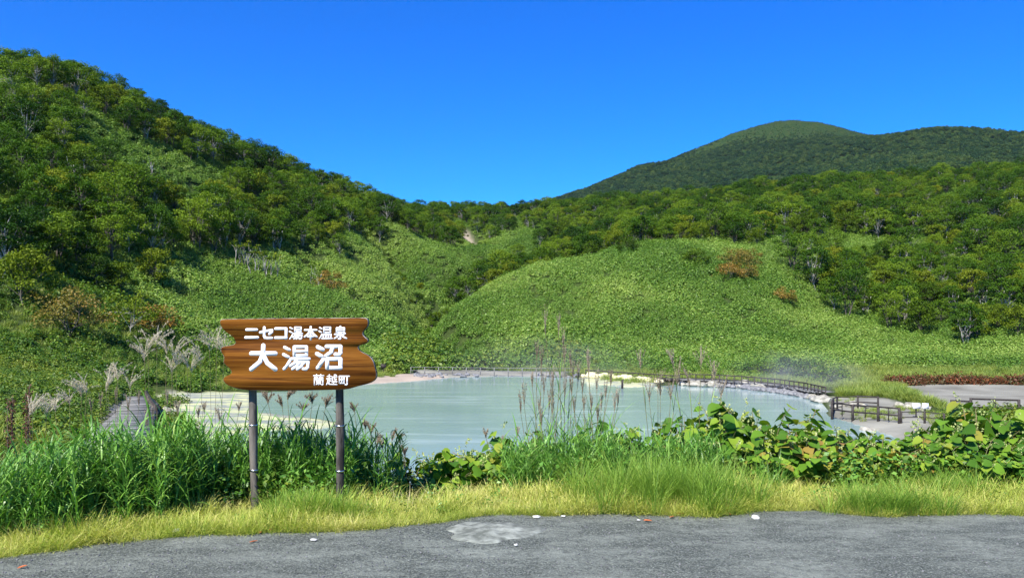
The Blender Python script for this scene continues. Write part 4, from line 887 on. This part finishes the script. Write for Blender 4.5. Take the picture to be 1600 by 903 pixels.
bd = link(bpy.data.objects.new('board', me), sign)
# lettering: brush strokes given in a 100 x 100 cell, y downwards
G = {
 'ni': [[(12, 26), (88, 26)], [(4, 84), (96, 84)]],
 'se': [[(4, 46), (40, 38), (92, 30), (90, 44), (74, 58)], [(34, 10), (34, 74), (40, 86), (56, 88), (90, 88)]],
 'ko': [[(8, 18), (88, 18), (88, 90)], [(6, 86), (88, 86)]],
 'yu': [[(6, 10), (24, 20)], [(2, 38), (20, 48)], [(4, 94), (12, 86), (26, 62)], [(42, 8), (88, 8), (88, 42), (42, 42), (42, 8)], [(42, 25), (88, 25)], [(30, 55), (98, 55)], [(52, 57), (42, 72), (28, 82)], [(50, 68), (94, 68), (92, 88), (86, 95), (76, 94)], [(62, 70), (50, 84), (36, 94)], [(78, 70), (68, 84), (54, 95)]],
 'hon': [[(6, 28), (94, 28)], [(50, 4), (50, 97)], [(46, 30), (30, 58), (5, 78)], [(54, 30), (70, 58), (95, 78)], [(30, 76), (70, 76)]],
 'on': [[(6, 10), (22, 20)], [(2, 36), (18, 46)], [(4, 92), (12, 82), (24, 60)], [(38, 8), (86, 8), (86, 46), (38, 46), (38, 8)], [(38, 27), (86, 27)], [(34, 60), (90, 60), (90, 90)], [(34, 60), (34, 90)], [(53, 60), (53, 90)], [(72, 60), (72, 90)], [(24, 91), (99, 91)]],
 'sen': [[(50, 2), (42, 12)], [(22, 13), (78, 13), (78, 46), (22, 46), (22, 13)], [(22, 29), (78, 29)], [(50, 46), (50, 88), (46, 95), (36, 92)], [(8, 60), (36, 60), (28, 76), (6, 90)], [(84, 54), (66, 66)], [(56, 58), (68, 76), (94, 90)]],
 'dai': [[(8, 36), (92, 36)], [(50, 8), (49, 38), (38, 66), (8, 92)], [(51, 44), (64, 70), (92, 92)]],
 'numa': [[(8, 12), (26, 22)], [(5, 38), (22, 48)], [(8, 92), (16, 80), (28, 60)], [(40, 10), (90, 10), (90, 34), (84, 42), (72, 40)], [(62, 12), (56, 32), (38, 46)], [(42, 58), (90, 58), (90, 92), (42, 92), (42, 58)]],
 'ran': [[(2, 12), (98, 12)], [(30, 2), (30, 22)], [(70, 2), (70, 22)], [(10, 30), (10, 98)], [(10, 30), (42, 30), (42, 46), (10, 46)], [(12, 38), (42, 38)], [(90, 30), (90, 92), (82, 97)], [(90, 30), (58, 30), (58, 46), (90, 46)], [(60, 38), (90, 38)], [(26, 56), (76, 56)], [(32, 65), (68, 65), (68, 78), (32, 78), (32, 65)], [(50, 50), (50, 96)], [(46, 80), (28, 92)], [(54, 80), (74, 92)]],
 'koe': [[(10, 18), (48, 18)], [(29, 3), (29, 40)], [(4, 40), (52, 40)], [(29, 40), (29, 82)], [(30, 60), (48, 60)], [(14, 54), (14, 72), (4, 94)], [(12, 74), (30, 90), (98, 93)], [(56, 24), (98, 24)], [(60, 24), (60, 66), (56, 72)], [(56, 74), (74, 64)], [(76, 4), (80, 40), (92, 74), (98, 66)], [(94, 42), (84, 62), (68, 80)], [(86, 4), (96, 14)]],
 'machi': [[(6, 14), (50, 14), (50, 80), (6, 80), (6, 14)], [(28, 14), (28, 80)], [(6, 47), (50, 47)], [(56, 14), (98, 14)], [(78, 14), (78, 86), (72, 95), (60, 92)]],
}
def lettering(items, name_):
    mb = MB(); lv = 0
    for g, x0, y0, x1, y1, th in items:
        for stroke in G[g]:
            for (ax, ay), (bx, by) in zip(stroke[:-1], stroke[1:]):
                P0 = np.array(sx(*cw_(x0 + ax / 100 * (x1 - x0), y0 + ay / 100 * (y1 - y0)))); P1 = np.array(sx(*cw_(x0 + bx / 100 * (x1 - x0), y0 + by / 100 * (y1 - y0))))
                w_ = th / 4.3 / F * SY / 2; d = P1 - P0; d = d / (np.linalg.norm(d) + 1e-9); an = math.atan2(d[1], d[0])
                pts = [P1 + w_ * np.array([math.cos(an + t), math.sin(an + t)]) for t in np.linspace(-1.5708, 1.5708, 9)] + [P0 + w_ * np.array([math.cos(an + t), math.sin(an + t)]) for t in np.linspace(1.5708, 4.7124, 9)]
                lv += 1; yf = fr - .0005 - .00001 * lv; k_ = len(pts); V = [(p[0], yf, p[1]) for p in pts] + [(p[0], fr + .002, p[1]) for p in pts]
                id_ = np.arange(k_); nn_ = (id_ + 1) % k_; mb.add(V, [id_[::-1], np.stack([id_, nn_, nn_ + k_, id_ + k_], 1)])
    o = mb.obj(name_, M['white'], sign); return o
lettering([(g, 270 + q * 101, 128, 270 + q * 101 + 90, 218, t_) for q, (g, t_) in enumerate([('ni', 19), ('se', 19), ('ko', 19), ('yu', 10.5), ('hon', 14), ('on', 10.5), ('sen', 12)])], 'lettering')
lettering([('dai', 297, 243, 493, 432, 30), ('yu', 530, 252, 712, 424, 21), ('numa', 752, 246, 940, 420, 27)], 'lettering')
lettering([('ran', 737, 450, 809, 523, 7.5), ('koe', 824, 450, 898, 523, 7.5), ('machi', 910, 452, 982, 523, 9)], 'lettering')
M['post'] = plain('weathered_grey_log', (.022, .018, .015), (.165, .145, .12), 14, .85, .3, (1, 1, .18), bump=.5)
M['band'] = plain('steel_band', (.45, .45, .46), (.6, .6, .6), 20, .3, .5, metal=1)
def spost(px_top, px_bot, lab):
    xt = (px_top - 466) / F * SY; xb = (px_bot - 466) / F * SY; mb = MB(); t = np.linspace(0, 1, 12); rg = np.random.default_rng(px_top)
    mb.tube(np.stack([xb + (xt - xb) * t + .003 * np.sin(t * 9 + px_top), 0 * t + .002 * np.sin(t * 7), -.2 + 1.75 * t], 1), .034 + .002 * np.sin(t * 14 + 1), 14)
    o = mb.obj('post', M['post'], sign, True)
    for z_ in (.33, .71):
        bb = MB(); tz = (z_ + .2) / 1.75; xx = xb + (xt - xb) * tz; bb.tube(np.array([(xx, 0, z_ - .006), (xx, 0, z_ + .006)]), .0375, 14); bb.obj('steel_band', M['band'], o, True)
    return o
spost(391, 398, ''); spost(532, 532, '')
# back battens that carry the board
bt = MB()
for z_ in (1.12, 1.46): bt.box((.0, fr + TH + .024, z_), (1.0, .045, .06))
bt.obj('batten', M['woodedge'], sign)

# ------------------------------------------------------------------ fences, boardwalks, notice boards
def fence(name, pts, spacing, h, label, cat='fence', mat='fence', rails=(.95, .5), pr=.06, rr=.035, zoff=0, group=None, pick=None):
    """pts are world x,y; posts stand on the ground"""
    P = np.array(pts, float); seg = np.hypot(*np.diff(P, axis=0).T); cum = np.append(0, seg.cumsum()); n_ = max(1, round(cum[-1] / spacing)); tt_ = np.linspace(0, cum[-1], n_ + 1)
    X = np.interp(tt_, cum, P[:, 0]); Y = np.interp(tt_, cum, P[:, 1]); Z = np.maximum(height(X, Y), WL + .15) + zoff
    o = empty(name, (X[0], Y[0], Z[0])); O = np.array([X[0], Y[0], Z[0]]); me_post = None
    for q in range(n_ + 1):
        mb = MB(); mb.tube(np.array([(0, 0, -.4 - zoff), (0, 0, h)]), pr, 8)
        me_post = me_post or mb.mesh('post', M[mat]); c_ = link(bpy.data.objects.new('post', me_post), o); c_.location = (X[q] - O[0], Y[q] - O[1], Z[q] - O[2])
    for r_ in rails:
        mb = MB(); L3 = np.stack([X - O[0], Y - O[1], Z - O[2] + h * r_], 1); L3 = L3 + (L3[-1] - L3[0]) / (np.linalg.norm(L3[-1] - L3[0]) + 1e-9) * 0
        mb.tube(L3, rr, 6); mb.obj('rail', M[mat], o)
    if pick:
        mb = MB()
        for q in range(n_):
            for k_ in range(1, pick + 1):
                t = k_ / (pick + 1); p = np.array([X[q] + (X[q + 1] - X[q]) * t - O[0], Y[q] + (Y[q + 1] - Y[q]) * t - O[1], Z[q] + (Z[q + 1] - Z[q]) * t - O[2]])
                mb.tube(np.array([p + (0, 0, h * .12), p + (0, 0, h * .95)]), .028, 5)
        mb.obj('baluster', M[mat], o)
    return tag(o, label, cat, group)
wz = lambda a_, b_, z=-3.75: Wz(a_, b_, z)
fence('bank_fence', [wz(642, 583), wz(740, 583.5), wz(835, 584.5), wz(905, 585)], 1.45, .72, 'long light grey post and rail fence along the far pond bank', mat='fenceg', rr=.03, pr=.045)
fence('bank_fence', [wz(915, 586), wz(975, 590.5), wz(1025, 594), wz(1060, 596)], .62, .62, 'dark close posted fence above the yellow rocks on the far shore', rr=.05, pr=.035)
fence('bank_fence', [wz(1062, 598), wz(1110, 599), wz(1160, 602), wz(1215, 607), wz(1258, 614), wz(1290, 622)], .68, .78, 'dark slanting fence along the boardwalk at the steaming right shore', rr=.045, pr=.045, zoff=.1)
fence('plaza_fence', [wz(1300, 648), wz(1330, 652), wz(1372, 656), wz(1405, 661)], 1.25, .82, 'near dark timber fence with balusters at the corner of the pond', pick=1, pr=.075, rr=.045)
fence('plaza_fence', [wz(1300, 646), wz(1303, 637), wz(1343, 638), wz(1372, 640)], 1.1, .80, 'dark timber fence behind the near corner fence', pr=.06, rr=.04)
fence('plaza_fence', [wz(1408, 661), wz(1440, 663), wz(1475, 668)], 1.35, .62, 'thin railed fence running right from the corner of the pond', rr=.022, pr=.06)
fence('plaza_fence', [wz(1487, 654), wz(1516, 656)], 1.0, .95, 'short dark fence left of the longer one at the right', pr=.075, rr=.05)
fence('plaza_fence', [wz(1517, 649), wz(1545, 650), wz(1592, 653)], 1.0, 1.0, 'longer dark fence before the grey mud at far right', pr=.075, rr=.05)
# boardwalks
def deck(name, pts, w0, w1, zs, label, n_=60, posts=False):
    P = np.array(pts, float); seg = np.hypot(*np.diff(P, axis=0).T); cum = np.append(0, seg.cumsum()); mb = MB(); o = empty(name, (*P[0], zs[0])); O = np.array([*P[0], zs[0]])
    pl_ = .72 if w0 > 2 else .24; tt_ = np.arange(0, cum[-1], pl_)
    for t in tt_:
        x = np.interp(t, cum, P[:, 0]); y = np.interp(t, cum, P[:, 1]); z = np.interp(t, cum, zs); x2 = np.interp(t + .1, cum, P[:, 0]); y2 = np.interp(t + .1, cum, P[:, 1]); w_ = w0 + (w1 - w0) * t / cum[-1]
        an = math.atan2(y2 - y, x2 - x); rot = Matrix.Rotation(an, 3, 'Z'); mb.box((x - O[0], y - O[1], z - O[2] + RNG.normal(0, .02)), (pl_ - .07, w_ + RNG.normal(0, .05), .07), rot, RNG.random())
    mb.obj('deck_board', M['deck'], o)
    bm_ = MB()
    for sgn in (-1, 1):
        L = []
        for t in np.linspace(0, cum[-1], 12):
            x = np.interp(t, cum, P[:, 0]); y = np.interp(t, cum, P[:, 1]); z = np.interp(t, cum, zs); x2 = np.interp(t + .3, cum, P[:, 0]); y2 = np.interp(t + .3, cum, P[:, 1]); an = math.atan2(y2 - y, x2 - x + 1e-6) + 1.5708; L.append((x + math.cos(an) * sgn * (w0 / 2 - .15) - O[0], y + math.sin(an) * sgn * (w0 / 2 - .15) - O[1], z - .11 - O[2]))
        bm_.tube(np.array(L[:-1]), .07, 4)
    bm_.obj('beam', M['fence'], o); return tag(o, label, 'boardwalk')
deck('boardwalk', [(-11.7, 23.5), (-13.4, 27), (-16.1, 33.5), (-20.6, 44.5), (-24.0, 51)], 2.3, 1.6, [-2.55, -2.7, -2.9, -3.1, -3.2], 'grey weathered plank walkway leading down the left bank')
fence('walkway_fence', [(-22.3, 49), (-18.2, 41)], 1.6, 1.0, 'dark timber fence at the pond side of the plank walkway', pr=.09, rr=.06, rails=(.95, .65, .35), zoff=.1)
deck('boardwalk', [wz(1030, 593), wz(1110, 597), wz(1215, 604), wz(1290, 618)], 1.5, 1.5, [-3.62, -3.6, -3.58, -3.55], 'narrow plank walkway behind the dark slanting fence')

def board(px_, py_, Yb, w_, h_, mat, lab, ztop, legs=1, tilt=0, name='notice_board'):
    x = (px_ - 800) / F * Yb; z = H1(x, Yb); o = empty(name, (x, Yb, z)); p = MB(); rt = Matrix.Rotation(R(tilt), 3, 'Y') @ Matrix.Rotation(R(-12), 3, 'X')
    p.box((0, 0, ztop), (w_, .04, h_), rt); p.box((0, .015, ztop + h_ / 2), (w_ + .03, .03, .02), rt); p.obj('panel', M[mat], o)
    for q in range(legs):
        l = MB(); dx = (q - (legs - 1) / 2) * w_ * .7; l.tube(np.array([(dx, .05, -.2), (dx, .05, ztop)]), .035, 6); l.obj('leg', M['fence'], o)
    return tag(o, lab, 'notice board')
board(599, 573, 82, .52, .42, 'fence', 'small dark tilted notice board on a post on the far left bank', .92, 1, 8)
board(1432, 648, 43.5, .42, .30, 'white', 'left white notice board on the thin railed fence', .62, 1)
board(1446, 648, 43.4, .34, .30, 'white', 'right white notice board on the thin railed fence', .62, 1)
mb = MB(); mb.tube(np.array([(0, 0, -.5), (.02, 0, .35), (.03, 0, .72)]), [.1, .09, .08], 8)
o = mb.obj('mooring_post', M['fence']); x, y = Wz(972, 607); o.location = (x, y, WL); tag(o, 'short dark post standing in the water by the yellow beach', 'post')

# ------------------------------------------------------------------ rocks
def rockmesh(seed, mat, sub=2):
    import bmesh
    bm = bmesh.new(); bmesh.ops.create_icosphere(bm, subdivisions=sub, radius=1); off = Vector((seed * 3.1, seed * 1.7, seed))
    for v in bm.verts:
        d = mnoise.noise(v.co * 1.1 + off) * .45 + mnoise.noise(v.co * 2.6 + off) * .18; v.co *= 1 + d
        v.co.z = max(v.co.z, -.45)
    me = bpy.data.meshes.new('rock'); bm.to_mesh(me); bm.free(); me.materials.append(mat); return me
RK = {m_: [rockmesh(k + ord(m_[-1]), M[m_]) for k in range(4)] for m_ in ('rocky', 'rockw', 'rockg')}
def rock(x, y, s_, m_, lab, grp, z=None):
    o = link(bpy.data.objects.new('shore_rock', random.choice(RK[m_]))); o.location = (x, y, (H1(x, y) if z is None else z) + s_ * .15); o.scale = (s_ * random.uniform(.9, 1.4), s_ * random.uniform(.8, 1.1), s_ * random.uniform(.55, .8)); o.rotation_euler = (0, 0, random.uniform(0, 6.28))
    tag(o, lab, 'rock', grp)
for k in range(20):
    t = k / 19; x, y = Wz(912 + t * 118, 588.5 + t * 8.5 + random.uniform(-.8, .8), -3.85); rock(x, y, random.uniform(.3, .55), 'rocky', 'yellow sulphur stained rock in the row under the dark far fence', 'yellow rocks along the far shore')
for k, (px_, py_, s_) in enumerate([(1085, 602, .6), (1098, 603, .5), (1112, 603, .55), (1125, 604, .4), (1148, 604, .45), (1160, 604, .8), (1176, 606, .6), (1186, 608, .75), (1066, 601, .4), (1278, 626, .5), (1288, 628, .55), (1268, 622, .4)]):
    x, y = Wz(px_, py_, -3.95); rock(x, y, s_, 'rockw', 'pale bleached rock at the waterline below the dark slanting fence', 'pale rocks at the right waterline', z=-3.98)
for k in range(70):
    t = k / 69; px_ = 650 + t * 250; x, y = Wz(px_, 586.5 + random.uniform(-1, 2.2), -3.85); rock(x, y, random.uniform(.16, .34), 'rockg', 'small grey rock on the far bank under the light grey fence', 'grey rocks on the far bank')
for k in range(60):
    t = k / 59; px_ = 1110 + t * 175; py_ = np.interp(px_, [1110, 1160, 1215, 1258, 1290], [601.5, 604.5, 611, 618, 626]); x, y = Wz(px_, py_ + random.uniform(-1, 1.2), -3.9); rock(x, y, random.uniform(.22, .42), 'rockg', 'dark rock of the bank below the slanting fence', 'dark rocks below the slanting fence', z=-3.95)
for k, (px_, py_) in enumerate([(1306, 634), (1318, 632), (1332, 634), (1345, 637), (1300, 655), (1318, 658), (1338, 661), (1355, 664), (1405, 634), (1422, 637), (1440, 640)]):
    x, y = wz(px_, py_); rock(x, y, random.uniform(.25, .5), 'rockw', 'pale rock lying beside the corner fences', 'pale rocks beside the corner fences')
for k, (px_, py_) in enumerate([(190, 700), (205, 690), (222, 695), (232, 680), (245, 650), (260, 640), (238, 668), (250, 690)]):
    x, y = Wz(px_, py_, -3.7); rock(x, y, random.uniform(.3, .5), 'rockw' if k % 2 else 'rocky', 'pale yellow rock between the plank walkway and the sulphur flat', 'pale rocks beside the walkway')

# ------------------------------------------------------------------ on the road
def ground_px(px_, py_): Y = EYE * F / (py_ - HZ); return (px_ - 800) / F * Y, Y
x, y = ground_px(768, 832); mb = MB(); a_ = np.linspace(0, 2 * math.pi, 40, endpoint=False); rr_ = 1 + .13 * np.sin(3 * a_ + 1) + .07 * np.sin(7 * a_)
ringv = []
for t, zz in ((1, -.02), (.97, .003), (.85, .012), (.6, .024), (.3, .033)):
    for q, an in enumerate(a_): ringv.append((math.cos(an) * .36 * t * rr_[q], math.sin(an) * .30 * t * rr_[q], zz + .008 * math.sin(an * 5 + t * 9) * (t < .9)))
ringv.append((0, 0, .035)); fs = []
for k in range(4):
    q = np.arange(40); fs.append(np.stack([k * 40 + q, k * 40 + (q + 1) % 40, (k + 1) * 40 + (q + 1) % 40, (k + 1) * 40 + q], 1))
fs = [np.concatenate(fs), np.stack([160 + np.arange(40), 160 + (np.arange(40) + 1) % 40, np.full(40, 200)], 1)]
mb.add(ringv, fs); o = mb.obj('embedded_rock', M['cement'], smooth=True); o.location = (x, y, .008); tag(o, 'pale grey worn rock sunk in the road edge', 'rock')
PB = [rockmesh(90 + k, M['pebble']) for k in range(3)]
for px_, py_, s_, fl_, lab in [(872, 802, .040, .3, 'largest flat white stone at the grass edge in the middle'), (838, 810, .030, .3, 'flat white stone left of the largest one'), (880, 809, .018, .3, 'small white stone just below the largest one'), (1180, 812, .026, .8, 'upright white pebble right of the largest green tussock'), (280, 833, .055, .35, 'pale flat stone at the grass edge left of the sign'),
                               (490, 846, .022, .2, 'pale chip on the road below the right sign post'), (998, 815, .014, .3, 'tiny white chip on the road right of the middle'), (806, 855, .012, .8, 'small grey pebble below the sunken rock')]:
    x, y = ground_px(px_, py_); o = link(bpy.data.objects.new('pebble', random.choice(PB))); o.location = (x, y, .016 + s_ * .3 * fl_); o.scale = (s_ * 1.2, s_, s_ * fl_); o.rotation_euler = (0, 0, random.uniform(0, 6)); tag(o, lab, 'stone')
def dleaf(seed):
    mb = MB(); rg = np.random.default_rng(seed); a_ = np.linspace(0, 2 * math.pi, 12, endpoint=False); r_ = 1 - .35 * np.abs(np.sin(a_)) + rg.normal(0, .05, 12)
    V = [(math.cos(t) * q, math.sin(t) * q * .6, .25 * abs(math.sin(t)) + .2 * math.cos(t) ** 2 * rg.random()) for t, q in zip(a_, r_)] + [(0, 0, 0)]
    mb.add(V, np.stack([np.arange(12), (np.arange(12) + 1) % 12, np.full(12, 12)], 1)); return mb.mesh('fallen_leaf', M['leafo'])
DL = [dleaf(k) for k in range(4)]
for k, (px_, py_, lab) in enumerate([(396, 850, 'orange leaf on the road below the left sign post'), (407, 835, 'rust leaf at the grass edge below the left sign post'), (425, 831, 'rust leaf in the grass between the posts'), (602, 822, 'orange leaf at the grass edge right of the sign'), (592, 818, 'rust leaf in the grass right of the sign'), (990, 804, 'red leaf at the foot of the largest tussock'), (1012, 817, 'orange leaf on the road below the largest tussock'), (1050, 811, 'rust leaf at the right foot of the largest tussock'),
                                  (1063, 806, 'orange leaf under the right of the largest tussock'), (985, 801, 'rust leaf under the left of the largest tussock'), (35, 890, 'orange leaf at the lower left corner of the road'), (1278, 795, 'orange leaf at the grass edge, left of the right row'), (1292, 795, 'orange leaf in the middle of the right row'), (1318, 796, 'orange leaf at the right end of the right row'), (1140, 806, 'dry leaf right of the largest tussock')]):
    x, y = ground_px(px_, py_); o = link(bpy.data.objects.new('fallen_leaf', DL[k % 4])); o.location = (x, y, .018); s_ = random.uniform(.022, .036); o.scale = (s_,) * 3; o.rotation_euler = (random.uniform(-.2, .2), random.uniform(-.2, .2), random.uniform(0, 6)); tag(o, lab, 'fallen leaf')
proto_col('gravel', [rockmesh(200 + k, M['gravel'], 1) for k in range(4)])
n = 9000; Y = RNG.uniform(3.9, 7, n); X = RNG.uniform(-1, 1, n) * (Y * .72); k = Y < redge(X) + .08; X, Y = X[k], Y[k]; n = len(X)
scatter('loose_gravel', 'gravel', np.stack([X, Y, np.full(n, .012)], 1), RNG.uniform(0, 6.28, n), (.0018 + .006 * RNG.random(n) ** 4), label='fine loose stones scattered over the road', cat='gravel')
print('objects', len(bpy.data.objects))

# ------------------------------------------------------------------ air and steam
def volume_box(name, lo, hi, dens, label, cat, col, noise_=None, shape='box'):
    mb = MB(); mb.box([(a + b) / 2 for a, b in zip(lo, hi)], [b - a for a, b in zip(lo, hi)])
    m, nt, out = nodes(name + '_air'); v = nt.nodes.new('ShaderNodeVolumePrincipled'); v.inputs['Color'].default_value = (*col, 1); v.inputs['Density'].default_value = dens; v.inputs['Anisotropy'].default_value = .2
    nt.links.new(v.outputs[0], out.inputs['Volume']); o = mb.obj(name, m); return tag(o, label, cat, None, 'stuff')
volume_box('haze', (-4200, -410, -6), (4200, 4600, 420), .00003, 'thin pale blue air in front of the far mountain', 'haze', (.80, .88, 1.0))

def steam(name, px_, py_, Y_, size, dens, label, seed):
    x, y, z = W(px_, py_, Y_); import bmesh
    bm = bmesh.new(); bmesh.ops.create_icosphere(bm, subdivisions=3, radius=1); me = bpy.data.meshes.new(name); bm.to_mesh(me); bm.free()
    m, nt, out = nodes(name + '_vapour'); tc = nt.nodes.new('ShaderNodeTexCoord').outputs['Object']
    ln = nt.nodes.new('ShaderNodeVectorMath'); ln.operation = 'LENGTH'; nt.links.new(tc, ln.inputs[0])
    fall = math_(nt, 'SUBTRACT', 1, ln.outputs['Value']); mp = nt.nodes.new('ShaderNodeMapping'); mp.inputs['Location'].default_value = (seed, seed * 2, 0); nt.links.new(tc, mp.inputs[0])
    nz = math_(nt, 'MULTIPLY_ADD', tnoise(nt, mp.outputs[0], 2.2, 3), 3.2, -1.15); nz = math_(nt, 'MAXIMUM', nz, 0); d = math_(nt, 'MULTIPLY', math_(nt, 'MULTIPLY', math_(nt, 'MAXIMUM', fall, 0), nz), dens)
    v = nt.nodes.new('ShaderNodeVolumePrincipled'); v.inputs['Color'].default_value = (.95, .96, .97, 1); nt.links.new(d, v.inputs['Density']); nt.links.new(v.outputs[0], out.inputs['Volume'])
    me.materials.append(m); o = link(bpy.data.objects.new(name, me)); o.location = (x, y, z); o.scale = size; return tag(o, label, 'steam', 'steam over the hot pond', 'stuff')
steam('steam', 1250, 592, 62, (6.5, 4, 2.6), .11, 'white steam rising over the slanting fence at the right shore', 1.3)
steam('steam', 860, 570, 74, (11, 5, 3.2), .05, 'thin steam drifting before the far bank behind the plumed stalks', 4.1)
SC.cycles.volume_step_rate = 1.0; SC.cycles.volume_max_steps = 256
